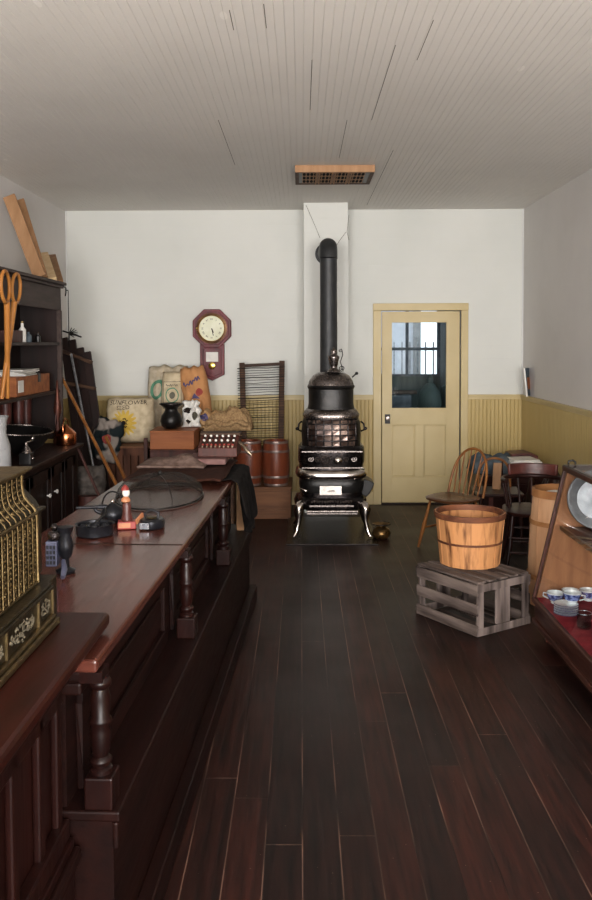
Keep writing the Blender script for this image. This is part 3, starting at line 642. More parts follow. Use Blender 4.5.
b = MB(); a = at(100, 446, 7.9); c = at(147, 446, 7.9); b.box(-.27, .27, -.3, .3, 0, .022); tag(b.build('plank', 'lowbox', bev=.004), 'pale plank lying on the slatted crate below the sunflower sack', 'plank', loc=((a.x+c.x)/2, 8.2, z1+.001)); zp = z1+.024
b = MB(); p = at(146, 455, 7.85); b.box(-.018, .018, -.018, .018, 0, at(146, 438, 7.85).z); tag(b.build('wooden_post', 'redwood', bev=.004), 'narrow upright wooden post between the slatted crate and the reddish crate', 'post', loc=(p.x, 7.85, 0))
class Sack:
    def __init__(s, name, label, cat, w, h, t, m, loc, rz=0, lean=0, tilt=0, part='bag', seed=0, crumple=.012, top=.8):
        s.w, s.h, s.t, s.seed, s.cr = w, h, t, seed, crumple
        s.o = thing(name, label, cat, loc, rz); s.M = xf((0, 0, 0), rx=lean, ry=tilt); s.top = top
        b = MB(); n, m_ = 28, 32; F_, B_ = [], []
        for j in range(m_+1):
            F_.append([b._v(s.M @ Vector(s.p(-1+2*i/n, -1+2*j/m_, 0))) for i in range(n+1)])
            B_.append([b._v(s.M @ Vector(s.p(-1+2*i/n, -1+2*j/m_, 0, -1))) for i in range(n+1)])
        for G in (F_, B_):
            for j in range(m_):
                for i in range(n): b.bm.faces.new((G[j][i], G[j][i+1], G[j+1][i+1], G[j+1][i]))
        bmesh.ops.remove_doubles(b.bm, verts=b.bm.verts, dist=.0006)
        s.b = b.build(part, m, s.o, smooth=180)
    def p(s, u, v, off=0, side=1):
        w = s.w/2*(1-.10*max(0, v)**2*(1-s.top)*5)*(1-.06*abs(v)**4)
        th = s.t/2*max(0, (1-abs(u)**3.2)*(1-abs(v)**5))**.55
        k = noise.noise(Vector((u*2.2+s.seed*7, v*2.6, side*3+s.seed)))*s.cr*2 + noise.noise(Vector((u*5+s.seed, v*6, side+9)))*s.cr
        ed = max(0, (1-u**6)*(1-v**6))
        x = u*w+noise.noise(Vector((v*2.5, s.seed*3, u)))*s.cr*1.2; z = s.h/2*(v+1)+noise.noise(Vector((u*2.5+5, s.seed, v)))*s.cr*1.5*(v > -.9)
        return (x, -side*(th+k*ed)-side*off, z)
    def f(s, x, z):       # decal point in sack metres from centre
        return s.M @ Vector(s.p(x/(s.w/2), z/(s.h/2), .003))
    def text(s, txt, size, x, z, m='ink', rot=0):
        ca, sa = math.cos(rot), math.sin(rot)
        text_mesh(txt, size, lambda u, v: s.f(x+u*ca-v*sa, z+u*sa+v*ca), m, 'lettering', s.b)
    def wave(s, x, z, w, amp, m, slope=0, r_=.003):
        b = MB(); b.tube([s.f(x+w*i/40, z+slope*w*i/40+amp*math.sin(i*.9)*(.6+.4*math.cos(i*.37))) for i in range(41)], r_, 5); return b.build('printed_line', m, s.b)
    def blob(s, x, z, rx, rz_, m, name='print', n=20, a0=0, rings=3):
        b = MB(); c = b._v(s.f(x, z)); pr = None; ca, sa = math.cos(a0), math.sin(a0)
        for q in range(1, rings+1):
            ring = []
            for i in range(n):
                uu, vv = rx*q/rings*math.cos(2*PI*i/n), rz_*q/rings*math.sin(2*PI*i/n); ring.append(b._v(s.f(x+uu*ca-vv*sa, z+uu*sa+vv*ca)))
            for i in range(n):
                if pr: b.bm.faces.new((pr[i], ring[i], ring[(i+1) % n], pr[(i+1) % n]))
                else: b.bm.faces.new((c, ring[i], ring[(i+1) % n]))
            pr = ring
        return b.build(name, m, s.b)
# sunflower seed sack
p0 = at(127, 446, 8.1); w = at(152, 420, 8.1).x-at(103, 420, 8.1).x; h = at(127, 397, 8.3).z-zp
s = Sack('seed_sack', 'white sunflower seed sack printed with a yellow sunflower, on the slatted crate', 'sack', w, h, .26, 'linen', (p0.x+.02, 8.17, zp), R(4), lean=R(-7), seed=1, top=.92)
s.text('SUNFLOWER', .062, -.01, .165); s.text('SEED', .055, -.05, .115)
for i in range(16):
    a = i*2*PI/16; s.blob(-.05+.075*math.cos(a), -.03+.075*math.sin(a), .052, .016, 'yellowink', 'petal', 12, a)
s.blob(-.05, -.03, .05, .052, 'ink', 'flower_centre')
# black/white bag left of it
s = Sack('patterned_bag', 'crumpled black, white and red printed bag left of the sunflower sack', 'bag', .3, .4, .16, 'bagpattern', (at(103, 448, 8.0).x, 7.95, z1-.12), R(-20), lean=R(-8), tilt=R(12), seed=3, crumple=.02)
s.blob(.05, .02, .05, .04, 'redink', 'red_print')
s = Sack('grey_cloth', 'grey cloth bundle stuffed in the reddish tub, left of the slatted crate', 'cloth', .26, .26, .2, 'palecloth', (at(90, 470, 7.25).x, 7.27, .40), R(15), lean=R(-5), seed=14, crumple=.012)
b = MB(); b.lathe([(.15, 0), (.17, .1), (.17, .3), (.155, .42), (.14, .42)], n=20); tag(b.build('bushel_tub', 'redwood', smooth=40), 'reddish wooden tub below the pale grey cloth, behind the leaning poles', 'tub', loc=(at(90, 480, 7.25).x, 7.27, 0))
# big sack
w = at(187, 400, 8.5).x-at(145, 400, 8.5).x; zb5 = .86
b5 = z3
bq, zq = box_thing('pine_box', 'wooden box behind the orange box, holding up the tall printed sacks', 'box', 150, 211, 440, 8.36, .4, 0, 'brown_box')
hs = at(165, 366, 8.55).z-zq
s = Sack('feed_sack', 'tall pale feed sack with a round green mark, standing against the wall', 'sack', w, hs, .24, 'linen2', (at(166, 430, 8.5).x, 8.62, zq), R(-2), lean=R(-4), seed=5, top=.95, crumple=.016)
s.blob(-.095, .12, .075, .1, 'greenink', 'round_mark'); s.blob(-.095, .12, .045, .066, 'linen2', 'round_mark_centre').location = (0, -.002, 0)
w = at(183, 390, 8.3).x-at(162, 390, 8.3).x; hs = at(172, 372, 8.35).z-zq
s = Sack('flour_sack', 'small white flour sack with a dark wreath emblem, in front of the tall feed sack', 'sack', w+.02, hs, .12, 'linen', (at(172.5, 430, 8.42).x, 8.44, zq), R(2), lean=R(-4), seed=6, crumple=.004)
for rr, mm_ in ((.068, 'greenink'), (.058, 'linen'), (.03, 'ink2')):
    s.blob(0, .10, rr, rr*1.15, mm_, 'emblem').location = (0, -.0015*(.075-rr)*60, 0)
s.wave(-.06, .2, .12, .012, 'ink2'); s.wave(-.05, .0, .1, .008, 'ink2')
b = MB()
for (x0, z0_, x1, z1_) in ((-.09, .235, .09, .235), (-.09, -.03, .09, -.03), (-.09, -.03, -.09, .235), (.09, -.03, .09, .235)):
    b.tube([s.f(x0+(x1-x0)*i/8, z0_+(z1_-z0_)*i/8) for i in range(9)], .0025, 4)
b.build('border', 'ink2', s.b)
# orange sack
w = at(207, 390, 8.35).x-at(181, 390, 8.35).x; zo = at(193, 412, 8.35).z
s2 = Sack('grain_bag', 'lumpy tan paper bag with violet print, below the orange sack', 'bag', .27, zo-z4+.03, .22, 'tanpaper', (at(206, 425, 8.15).x, 8.15, z4+.001), R(-8), lean=R(0), seed=8, crumple=.022)
s2.blob(.0, .03, .05, .03, 'blueink', 'violet_print')
s = Sack('orange_sack', 'orange printed sack tilted left with violet lettering, below the clock', 'sack', w+.02, at(193, 366, 8.4).z-zq-.0, .2, 'orangesack', (at(203, 430, 8.45).x, 8.46, zq), R(-3), lean=R(-2), tilt=R(-9), seed=7, top=.9)
s.wave(-.09, .19, .17, .028, 'blueink', .3, .006); s.blob(.0, .06, .04, .05, 'blueink', 'mark', 3, R(90)); s.blob(.05, .1, .035, .035, 'redink', 'dot')
s = Sack('print_bag', 'small white bag with black smudged print, right of the black spittoon', 'bag', .17, .25, .12, 'paper', (at(191, 431, 7.9).x, 7.94, z3+.001), R(4), lean=R(-3), seed=9, crumple=.02)
s.blob(-.03, .04, .035, .025, 'ink', 'print'); s.blob(.03, -.02, .025, .03, 'ink2', 'print'); s.blob(-.02, -.06, .03, .015, 'ink', 'print')
# burlap heap
t = thing('burlap_heap', 'heap of crumpled tan burlap sacks on the dark trunk', 'sacks', (at(229, 431, 8.15).x, 8.15, z4+.001))
b = MB(); W_, D_, H_ = .23, .16, .22; G = []
n = 40
for j in range(n+1):
    row = []
    for i in range(n+1):
        u, v = -1+2*i/n, -1+2*j/n; e = max(0, 1-u**4)*max(0, 1-v**4)
        ri = .2+.5*noise.noise(Vector((u*2.0, v*2.0, 3.1))); ri2 = .3*abs(noise.noise(Vector((u*4, v*4, 7))))
        z = H_*(e**.5)*(.7+.8*ri+.1*u-ri2) if e > 0 else 0
        row.append(b._v((u*W_, v*D_, z)))
    G.append(row)
for j in range(n):
    for i in range(n): b.bm.faces.new((G[j][i], G[j][i+1], G[j+1][i+1], G[j+1][i]))
b.bm.faces.new([G[0][i] for i in range(n+1)]+[G[j][n] for j in range(1, n+1)]+[G[n][i] for i in range(n-1, -1, -1)]+[G[j][0] for j in range(n-1, 0, -1)])
b.build('cloth', 'burlap', t, smooth=180)
b = MB(); mf = lambda a, r_, z: (r_*math.cos(a)*1.0, -.19+.02*math.sin(a*3), z)
b.tube([(-.20+.40*i/12, -.16+.01*math.sin(i), .07+.015*math.sin(i*.9)) for i in range(13)], [.025+.008*math.sin(i*2) for i in range(13)], 8); b.build('folded_edge', 'burlap', t, smooth=180)
# black spittoon on orange box
p = at(171, 428, 7.8); t = thing('black_spittoon', 'round black spittoon with a flared rim, on the orange wooden box', 'spittoon', (p.x, 7.82, z3+.001))
k = 7.8/850
b = MB(); b.lathe([(6*k, 0), (10*k, 3*k), (11.3*k, 8*k), (10*k, 13*k), (7*k, 17*k), (6.3*k, 19*k), (7*k, 21*k), (11*k, 24*k), (11.4*k, 25.3*k), (9.5*k, 24.5*k), (5*k, 21*k)], n=32, cap=False); b.lathe([(6*k, 0), (.001, .0005)], n=32, cap=False); b.build('bowl', 'iron', t, smooth=60)
b = MB(); b.tube([(11.4*k*math.cos(i*PI/16), 11.4*k*math.sin(i*PI/16), 25*k) for i in range(32)], .007, 6, closed=True); b.build('rim', 'iron_pol', t, smooth=60)
b = MB(); b.lathe([(.13, 0), (.15, .012), (.15, .018), (.12, .012), (.001, .012)], n=28); tag(b.build('iron_plate', 'iron', smooth=40), 'flat iron plate lying on the reddish crate beside the orange box', 'plate', loc=(at(187, 430, 7.72).x, 7.8, z3+.001)) if False else b.bm.free()
# ------------------------------------------------------------------ long (far) counter
CR = R(-2.4); CO = Vector((-.530, 2.16, 0)); CL = 3.49
def cw(x, y, z): return CO+Matrix.Rotation(CR, 3, 'Z') @ Vector((x, y, z))
t = thing('long_counter', 'long dark mahogany shop counter with a glossy top and turned posts', 'counter', CO, CR)
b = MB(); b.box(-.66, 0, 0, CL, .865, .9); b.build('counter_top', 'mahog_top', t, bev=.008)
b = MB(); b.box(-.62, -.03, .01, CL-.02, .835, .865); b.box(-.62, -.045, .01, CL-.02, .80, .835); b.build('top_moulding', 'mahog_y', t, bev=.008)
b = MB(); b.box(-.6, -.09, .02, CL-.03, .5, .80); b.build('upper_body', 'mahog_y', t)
PY = [.045, 1.33, 2.48, 3.40]
for i in range(3):
    y0, y1 = PY[i]+.06, PY[i+1]-.06
    b = MB()
    for (a, c, e, f) in ((y0, y1, .5, .56), (y0, y1, .74, .80), (y0, y0+.07, .56, .74), (y1-.07, y1, .56, .74)): b.box(-.09, -.07, a, c, e, f)
    b.box(-.09, -.078, y0+.1, y1-.1, .59, .71); b.build('panel_frame', 'mahog_y', t, bev=.005)
b = MB(); b.box(-.6, .055, 0, CL, .472, .5); b.build('ledge', 'mahog_y', t, bev=.006)
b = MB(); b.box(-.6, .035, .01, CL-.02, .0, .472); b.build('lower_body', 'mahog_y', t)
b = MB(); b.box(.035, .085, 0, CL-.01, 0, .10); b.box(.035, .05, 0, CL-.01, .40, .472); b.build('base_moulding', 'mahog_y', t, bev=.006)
prof = [(.03, 0), (.03, .012), (.022, .018), (.03, .03), (.03, .036), (.02, .045), (.024, .06), (.028, .11), (.024, .125), (.03, .135), (.03, .143), (.024, .15), (.028, .2), (.021, .225), (.03, .235), (.03, .245), (.023, .255)]
for y in PY:
    b = MB(); b.lathe(prof, (-.005, y, .585), 20); po = b.build('turned_post', 'mahog_z', t, smooth=50)
    b = MB(); b.box(-.04, .035, y-.04, y+.04, .5, .585, bev=.005); b.build('post_block', 'mahog_z', po)
    b = MB(); b.box(-.05, .01, y-.035, y+.035, .835, .864); b.build('post_cap', 'mahog_z', po)
b = MB(); b.box(-.655, -.005, 1.25, 1.256, .9005, .902); b.build('top_seam', 'ink', t)
# near counter
NR = R(-.8); NO = Vector((-.548, 2.40, 0))
t = thing('near_counter', 'panelled dark mahogany counter in the left foreground under the brass cash register', 'counter', NO, NR)
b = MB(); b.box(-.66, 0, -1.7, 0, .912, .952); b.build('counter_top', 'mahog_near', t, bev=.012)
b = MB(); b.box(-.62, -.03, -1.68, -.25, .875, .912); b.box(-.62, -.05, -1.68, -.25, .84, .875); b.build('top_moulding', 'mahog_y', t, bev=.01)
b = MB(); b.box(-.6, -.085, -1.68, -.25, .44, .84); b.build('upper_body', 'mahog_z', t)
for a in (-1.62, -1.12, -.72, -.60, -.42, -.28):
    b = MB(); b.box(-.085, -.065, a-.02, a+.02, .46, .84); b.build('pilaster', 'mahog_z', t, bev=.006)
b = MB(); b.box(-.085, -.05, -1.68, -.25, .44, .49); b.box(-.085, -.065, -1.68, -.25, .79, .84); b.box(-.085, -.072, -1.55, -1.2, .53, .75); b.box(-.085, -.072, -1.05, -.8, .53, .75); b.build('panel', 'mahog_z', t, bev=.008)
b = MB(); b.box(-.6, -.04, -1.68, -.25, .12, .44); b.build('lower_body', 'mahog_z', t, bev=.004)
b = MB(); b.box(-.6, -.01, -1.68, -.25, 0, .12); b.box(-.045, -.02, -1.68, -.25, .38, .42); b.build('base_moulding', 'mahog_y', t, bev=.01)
# ------------------------------------------------------------------ cash register
RO = Vector((-.662, 2.30, .953)); RR = R(-.8)
t = thing('cash_register', 'ornate brass cash register on the near counter', 'cash register', RO, RR)
L_ = .62     # along -y
b = MB(); b.box(-.36, 0, -L_, 0, 0, .018); b.box(-.35, -.008, -L_+.01, -.01, .018, .03); b.build('base_moulding', 'brass', t, bev=.005)
b = MB(); b.box(-.34, -.02, -L_+.02, -.015, .03, .098); b.build('base_box', 'brass_dk', t, bev=.003)
b = MB(); b.box(-.35, -.012, -L_+.01, -.008, .098, .108); b.box(-.33, -.018, -L_+.01, -.012, .108, .115); b.build('base_cornice', 'brass_dk', t, bev=.003)
for cy_, w_ in ((-.07, .035), (-.25, .085), (-.47, .085)):
    b = MB()
    for i in range(int(85*w_/.085)):
        u = cy_+random.uniform(-1, 1)*w_; v = .064+random.uniform(-.024, .024)*(1-abs(u-cy_)/w_*.6)
        b.tube(spiral((u, v), .001, random.uniform(.004, .009), random.uniform(0, 6), 1.2, lambda u, v: (-.018, u, v), 8), .0009, 4)
    b.build('scroll_relief', 'silver_rel', t)
b = MB()
for y in (-.012, -.13, -.36): b.box(-.02, -.014, y-.004, y+.004, .03, .1)
b.build('corner_bead', 'brass', t)
# profile of the grille plate (x,z)
pf = [(-.06, .115), (-.06, .30), (-.065, .318), (-.082, .335), (-.095, .352), (-.10, .375), (-.10, .412)]
b = MB(); poly = pf+[(-.32, .412), (-.32, .115)]
b.prism([(x, z) for x, z in poly], -L_+.03, -.02); b.build('body', 'brass_dk', t, smooth=30)
def gp(y, s_, off=.004):
    q = s_*(len(pf)-1); i = min(int(q), len(pf)-2); f = q-i; return Vector((pf[i][0]+(pf[i+1][0]-pf[i][0])*f+off, y, pf[i][1]+(pf[i+1][1]-pf[i][1])*f))
# arc-length param
def gz(y, z, off=.004):
    for (xa, za), (xb, zb__) in zip(pf, pf[1:]):
        if z <= zb__: return Vector((xa+(xb-xa)*(z-za)/(zb__-za)+off, y, z))
    return Vector((pf[-1][0]+off, y, z))
b = MB(); ys = [-.022-.037*i for i in range(16)]
zl = [.118, .2, .29, .305, .32, .335, .35, .365, .385, .41]
for y in ys: b.tube([gz(y, z, .006) for z in zl], .0023 if y != ys[0] else .005, 6)
b.build('upright_bar', 'brass', t, smooth=60)
b = MB()
for a, c in zip(ys, ys[1:]):
    m_ = (a+c)/2; z = .128; i = 0
    while z < .405:
        if not (.30 < z < .325):
            for sg in (-1, 1): b.tube(spiral((m_+sg*.0075, z), .0012, .0065, i*PI+.5*sg, 1.3*sg, lambda u, v: gz(u, max(.116, v), .003), 8), .0016, 4)
        z += .0135; i += 1
    for z in (.15, .21, .27): b.ball(gz(m_, z, .004), .004, 6)
b.build('filigree', 'brass', t, smooth=60)
b = MB(); b.tube([gz(y, .308, .008) for y in (ys[0], ys[-1])], .005, 6); b.tube([gz(y, .12, .006) for y in (ys[0], ys[-1])], .004, 6); b.build('cross_rail', 'brass', t, smooth=60)
b = MB(); b.box(-.3, -.085, -L_, -.012, .412, .422); b.box(-.31, -.07, -L_, -.004, .422, .432); b.build('top_plate', 'brass', t, bev=.003)
b = MB()
pe = [(-.075, .115), (-.075, .30), (-.09, .325), (-.12, .355), (-.16, .375), (-.3, .38), (-.3, .115)]
b.prism(pe, -.02, .085); b.build('end_case', 'brass_dk', t, smooth=20, bev=.006)
b = MB(); b.box(-.3, -.065, .0, .095, .295, .305); b.box(-.32, -.03, -.02, .07, .0, .114); b.build('end_moulding', 'brass_dk', t, bev=.003)
# ------------------------------------------------------------------ things on the long counter
ZT = .9015
def on(px, py, z=ZT):          # where a pixel's ray meets height z
    d_ = CM @ Vector(((px-296)/F, (450-py)/F + SH*900/F, -1)); return CAM+d_*((z-CAM.z)/d_.z)
p = on(95, 535); p.z = ZT
t = thing('iron_muffin_pan', 'round dark iron pan with a long handle above it, left of the red figurine', 'pan', p)
q = p.y/850
b = MB(); b.lathe([(.001, 0), (.072, 0), (.078, .006), (.08, .045), (.084, .05), (.076, .048), (.07, .01), (.001, .008)], n=32); b.build('bowl', 'pan', t, smooth=40)
b = MB()
for i in range(8): b.ball((.05*math.cos(i*PI/4), .05*math.sin(i*PI/4), .03), .018, 10)
b.ball((0, 0, .032), .02, 10); b.build('cup', 'pan', t, smooth=60)
p2 = at(91, 507, p.y+.12); lp_ = p2-p
b = MB(); b.tube([(-.02, .05, .03), (.03, .08, .08), (lp_.x+.06, lp_.y, lp_.z), (lp_.x+.02, lp_.y, lp_.z)], .006, 8); b.build('bracket', 'iron', t, smooth=60)
b = MB(); b.tube([(lp_.x-.065, lp_.y, lp_.z-.004), (lp_.x+.035, lp_.y, lp_.z), (lp_.x+.037, lp_.y, lp_.z), (lp_.x+.07, lp_.y, lp_.z)], [.006, .008, .011, .011], 10); b.build('handle', 'pan', t, smooth=40)
p = on(113, 522); p.z = ZT
t = thing('black_kettle', 'small glossy black round kettle behind the red figurine', 'kettle', p)
b = MB(); b.lathe([(.035, 0), (.05, .015), (.054, .04), (.045, .065), (.02, .08), (.012, .086), (.001, .09)], n=28); b.build('body', 'pan', t, smooth=60)
b = MB(); b.ball((0, 0, .095), .01); b.build('lid_knob', 'nickel', t, smooth=60)
b = MB(); b.tube([(.05*math.cos(a*PI/10), 0, .07+.07*math.sin(a*PI/10)) for a in range(11)], .004, 6); b.build('handle', 'iron', t, smooth=60)
b = MB(); b.tube([(-.045, 0, .04), (-.075, 0, .05), (-.09, 0, .075)], [.012, .009, .007]); b.build('spout', 'pan', t, smooth=60)
p = on(127, 528); p.z = ZT
t = thing('toy_figurine', 'small red and white clown-like toy figurine on a red base', 'toy', p, R(10)); t.scale = (.8, .8, .95)
b = MB(); b.box(-.05, .05, -.04, .04, 0, .035); b.build('base', 'toyred', t, bev=.004)
b = MB(); b.box(-.045, .02, -.042, -.04, .008, .03); b.beam((.05, -.03, .03), (.085, .03, .055), .012, .02); b.build('base_label', 'toytan', t)
b = MB(); b.lathe([(.03, 0), (.032, .01), (.022, .04), (.024, .07), (.017, .085)], (0, 0, .035), 16); b.build('body', 'leather', t, smooth=60)
b = MB(); b.lathe([(.012, 0), (.026, .008), (.024, .018), (.012, .03)], (-.005, 0, .118), 16); b.build('collar', 'toytan', t, smooth=60)
b = MB(); b.ball((-.003, 0, .165), .021, 14); b.build('head', 'paper', t, smooth=60)
b = MB(); b.lathe([(.022, 0), (.02, .01), (.008, .022), (.001, .026)], (-.008, 0, .178), 14); b.build('hat', 'toyred', t, smooth=60)
p = on(152, 527); p.z = ZT
t = thing('oval_iron', 'dark oval flat iron with a grey front, right of the red figurine', 'iron', p); t.scale = (.85, .85, .85)
b = MB(); b.lathe([(.001, 0), (.062, 0), (.066, .008), (.064, .04), (.058, .046), (.001, .046)], n=32, sy=1.3); b.build('base', 'pan', t, smooth=40)
b = MB(); b.box(-.05, -.0, -.09, -.083, .006, .038); b.build('front_plate', 'steel', t, bev=.003)
b = MB(); b.tube([(-.03, 0, .04), (-.035, 0, .075), (0, 0, .09), (.035, 0, .075), (.03, 0, .04)], .007, 8); b.build('handle', 'pan', t, smooth=60)
b = MB(); b.lathe([(.001, .0), (.028, .004), (.03, .01), (.001, .014)], (0, -.01, .046), 20); b.build('lid', 'brass', t, smooth=60)
# meat grinder
p = on(60, 574); p.z = ZT
t = thing('hand_mill', 'dark cast-iron hand mill with a bluish ribbed box, beside the cash register', 'hand mill', p)
b = MB(); b.box(-.045, -.005, -.02, .03, .03, .12); pl = b.build('ribbed_box', 'bluemetal', t, bev=.004)
b = MB()
for i in range(4):
    for j in range(3): b.box(-.041+j*.012, -.033+j*.012, -.023, -.019, .04+i*.018, .052+i*.018)
b.build('ribs', 'pan', pl)
b = MB(); b.lathe([(.032, 0), (.035, .01), (.014, .02), (.012, .05), (.022, .06), (.03, .10), (.02, .135), (.026, .15), (.03, .165), (.001, .17)], (.015, .02, 0), 18); b.build('body', 'pan', t, smooth=50)
b = MB(); b.lathe([(.02, 0), (.026, .02), (.02, .03)], (-.02, .01, .12), 16); b.ball((-.02, .01, .165), .014); b.build('hopper', 'iron_pol', t, smooth=50)
b = MB(); b.tube([(.015, -.01, .05), (.03, -.05, .03), (.035, -.09, .012)], [.008, .011, .008]); b.build('crank', 'bluemetal', t, smooth=60)
# wire net food cover
p = on(160, 497); p.z = ZT
t = thing('wire_food_cover', 'fine wire-mesh food cover dome on the far part of the long counter', 'food cover', p)
RX, RY, RZ = .225, .36, .115
b = MB(); pr_ = [(math.cos(a), math.sin(a)) for a in [i*PI/2/10 for i in range(11)]]
b.lathe([(max(c_, 1e-4), s_**.7*RZ+.003) for c_, s_ in pr_], n=40, sx=RX, sy=RY, cap=False); b.build('mesh', 'net', t, smooth=60)
b = MB(); b.tube([(RX*math.cos(i*PI/20), RY*math.sin(i*PI/20), .005) for i in range(40)], .005, 6, closed=True)
for m_ in range(3):
    a = m_*PI/3; b.tube([(RX*math.cos(a)*math.cos(q), RY*math.sin(a)*math.cos(q), max(0, math.sin(q))**.7*RZ+.004) for q in [i*PI/12 for i in range(13)]], .0022, 5)
b.build('wire_frame', 'iron', t, smooth=60)
b = MB(); b.ball((0, 0, RZ+.015), .012); b.build('knob', 'iron', t, smooth=60)
# dark cloth over the far end
def drape(name, m, fn, nx, ny, thick, label, cat):
    b = MB(); G = [[b._v(fn(i/nx, j/ny)) for i in range(nx+1)] for j in range(ny+1)]
    for j in range(ny):
        for i in range(nx): b.bm.faces.new((G[j][i], G[j][i+1], G[j+1][i+1], G[j+1][i]))
    o = b.build(name, m, None, smooth=180); md = o.modifiers.new('s', 'SOLIDIFY'); md.thickness = thick; md.offset = 0
    tag(o, label, cat); return o
def dk(u, v):
    # u: across from left edge over the top then down the aisle side ; v : along the counter
    y = 2.80+.64*v+.03*noise.noise(Vector((u*3, v*2, 1))); s_ = .46+u*.50
    if s_ < .60: x = -.59+s_; z = ZT+.009+.010*abs(noise.noise(Vector((u*6, v*6, 0))))
    else:
        dd = s_-.60; x = .012+min(dd, .02)*1.3+.018*math.sin(v*24)*min(dd*6, 1)+.045*min(dd*3, 1); z = ZT+.006-dd*(1.0-.45*(abs(v-.5)*2)**3)
    return cw(x, y, z)
drape('dark_cloth', 'blackcloth', dk, 60, 50, .006, 'black cloth hanging over the aisle edge at the far end of the long counter', 'cloth')
def bk(u, v):
    y = 2.64+.84*v+.03*noise.noise(Vector((u*4, 0, 2))); x = -.60+.56*u+.02*noise.noise(Vector((u*3, v*2, 5))); z = ZT+.030+.012*noise.noise(Vector((u*5, v*5, 4)))
    return cw(x, y, z)
drape('brown_cloth', 'browncloth', bk, 30, 20, .01, 'dark brown cloth spread under the keyed machine on the counter end', 'cloth')
# blanket
def bl_(u, v):
    x = -.62+.42*u; y = 3.06+.40*v; e = min(u, 1-u, v, 1-v)*4; e = min(1, e)
    z = ZT+.045+.05*e*(.5+noise.noise(Vector((u*2.5, v*2.5, 2))))+.03*math.sin(u*9+v*3)*.4*e
    return cw(x, y, z)
drape('blanket', 'blanket', bl_, 36, 30, .012, 'crumpled grey-brown blanket on the far left end of the long counter', 'blanket')
# pink board and keyed machine
pp = cw(-.20, 3.24, ZT+.05)
b = MB(); wdt = at(227, 475, pp.y).x-at(188, 475, pp.y).x; b.box(-wdt/2, wdt/2, -.1, .22, 0, .035); tag(b.build('pink_board', 'pinkcloth', bev=.006), 'dusty pink padded board under the keyed machine', 'board', loc=(at(207.5, 475, pp.y).x, pp.y+.02, ZT+.047), rz=R(-1))
Ym = pp.y+.06; mzb = ZT+.084; x0, x1 = at(199, 460, Ym).x, at(238, 460, Ym).x; hm = at(215, 437, Ym).z-mzb
t = thing('adding_machine', 'brown boxy machine with rows of small white keys, on the far counter end', 'adding machine', ((x0+x1)/2, Ym, mzb), R(-2))
W2 = (x1-x0)/2
b = MB(); mm = Matrix.Rotation(PI/2, 4, 'Z'); prof_ = [(-.06, 0), (.2, 0), (.2, hm), (.10, hm), (-.055, .06)]
b.prism(prof_, -W2, W2, Matrix.Rotation(PI/2, 4, 'Z')); b.build('case', 'redwood', t, bev=.006)
b = MB(); b.box(-W2-.005, W2+.005, .09, .21, hm, hm+.015); b.build('top_cornice', 'brown_box', t, bev=.004)
def sl(f, o=.004): return (-.055+.155*f, .06+(hm-.06)*f)
for r_, m__, nm in ((.90, 'paper', 'white_keys'), (.72, 'ink', 'black_keys'), (.54, 'paper', 'white_keys'), (.36, 'ink', 'black_keys'), (.18, 'redink', 'red_keys'), (.05, 'cutlery', 'lower_keys')):
    yy, z_ = sl(r_); nm = {'paper': 'white_key', 'ink': 'black_key', 'redink': 'red_key', 'cutlery': 'metal_key'}[m__]
    for i in range(8 if m__ != 'paper' else 6):
        n_ = 8 if m__ != 'paper' else 6; xx = -W2+.03+i*(2*W2-.06)/(n_-1); b = MB(); b.lathe([(.008, 0), (.008, .010), (.005, .013), (.001, .013)], n=10, m=xf((xx, yy, z_), rx=R(45))); b.build(nm, m__, t, smooth=40)
b = MB(); b.tube([(W2+.005, .02, .09), (W2+.04, .0, .06), (W2+.07, -.03, .03), (W2+.09, -.03, .01)], [.008, .011, .014, .008], 8); b.build('side_crank', 'cutlery', t, smooth=50)
# paddle leg under the cloth
p = on(235, 556, 0.0); a = at(236, 527, 5.35); c = at(234.5, 557, 5.35)
b = MB(); m0 = Vector((c.x, 5.42, 0)); b.prism([(-.013, .0), (.013, 0), (.028, .30), (-.024, .30)], -.012, .012); b.box(-.018, .018, -.012, .012, .3, .62)
b = MB(); zc_ = c.z; b.beam((0, 0, 0), (0, 0, zc_+.02), .02, .02); b.prism([(-.014, zc_), (.01, zc_), (.026, a.z), (.022, a.z+.25), (-.022, a.z+.25), (-.026, a.z)], -.012, .012)
tag(b.build('wooden_paddle', 'pine', bev=.003), 'light wooden paddle standing at the end of the long counter below the black cloth', 'paddle', loc=(c.x+.03, 5.48, 0))
# ------------------------------------------------------------------ hutch on the left wall
HX = XL+.0125; UX = -2.08; LX = -1.85; HY0, HY1 = 4.3, 7.38; HL1 = 7.06
t = thing('hutch', 'tall dark wooden hutch with open shelves and low doors along the left wall', 'cabinet', (0, 0, 0))
b = MB(); b.box(HX, UX, HY1-.03, HY1, .885, 2.10); b.build('far_side_panel', 'dark_wood', t)
b = MB(); b.box(HX, UX, HY0, HY0+.03, .885, 2.10); b.build('near_side_panel', 'dark_wood', t)
b = MB(); b.box(HX, HX+.02, HY0+.03, HY1-.03, .885, 2.10); b.build('back_panel', 'dark_wood', t)
b = MB(); b.box(UX-.03, UX, HY0, HY1+.002, 2.0, 2.2); b.box(UX-.03, UX+.008, HY1-.04, HY1+.003, .885, 2.0); b.build('frieze', 'frieze', t, bev=.004)
b = MB(); b.box(HX, UX+.05, HY0-.03, HY1+.012, 2.215, 2.24); b.box(HX, UX+.025, HY0-.02, HY1+.008, 2.19, 2.215); b.build('cornice', 'frieze', t, bev=.005)
for z in (1.70, 1.29):
    b = MB(); b.box(HX+.02, UX-.005, HY0+.03, HY1-.03, z, z+.025); b.build('shelf', 'dark_wood_y', t, bev=.002)
b = MB(); b.box(HX, LX+.03, HY0, HL1+.02, .855, .882); b.build('worktop', 'dark_wood_y', t, bev=.004)
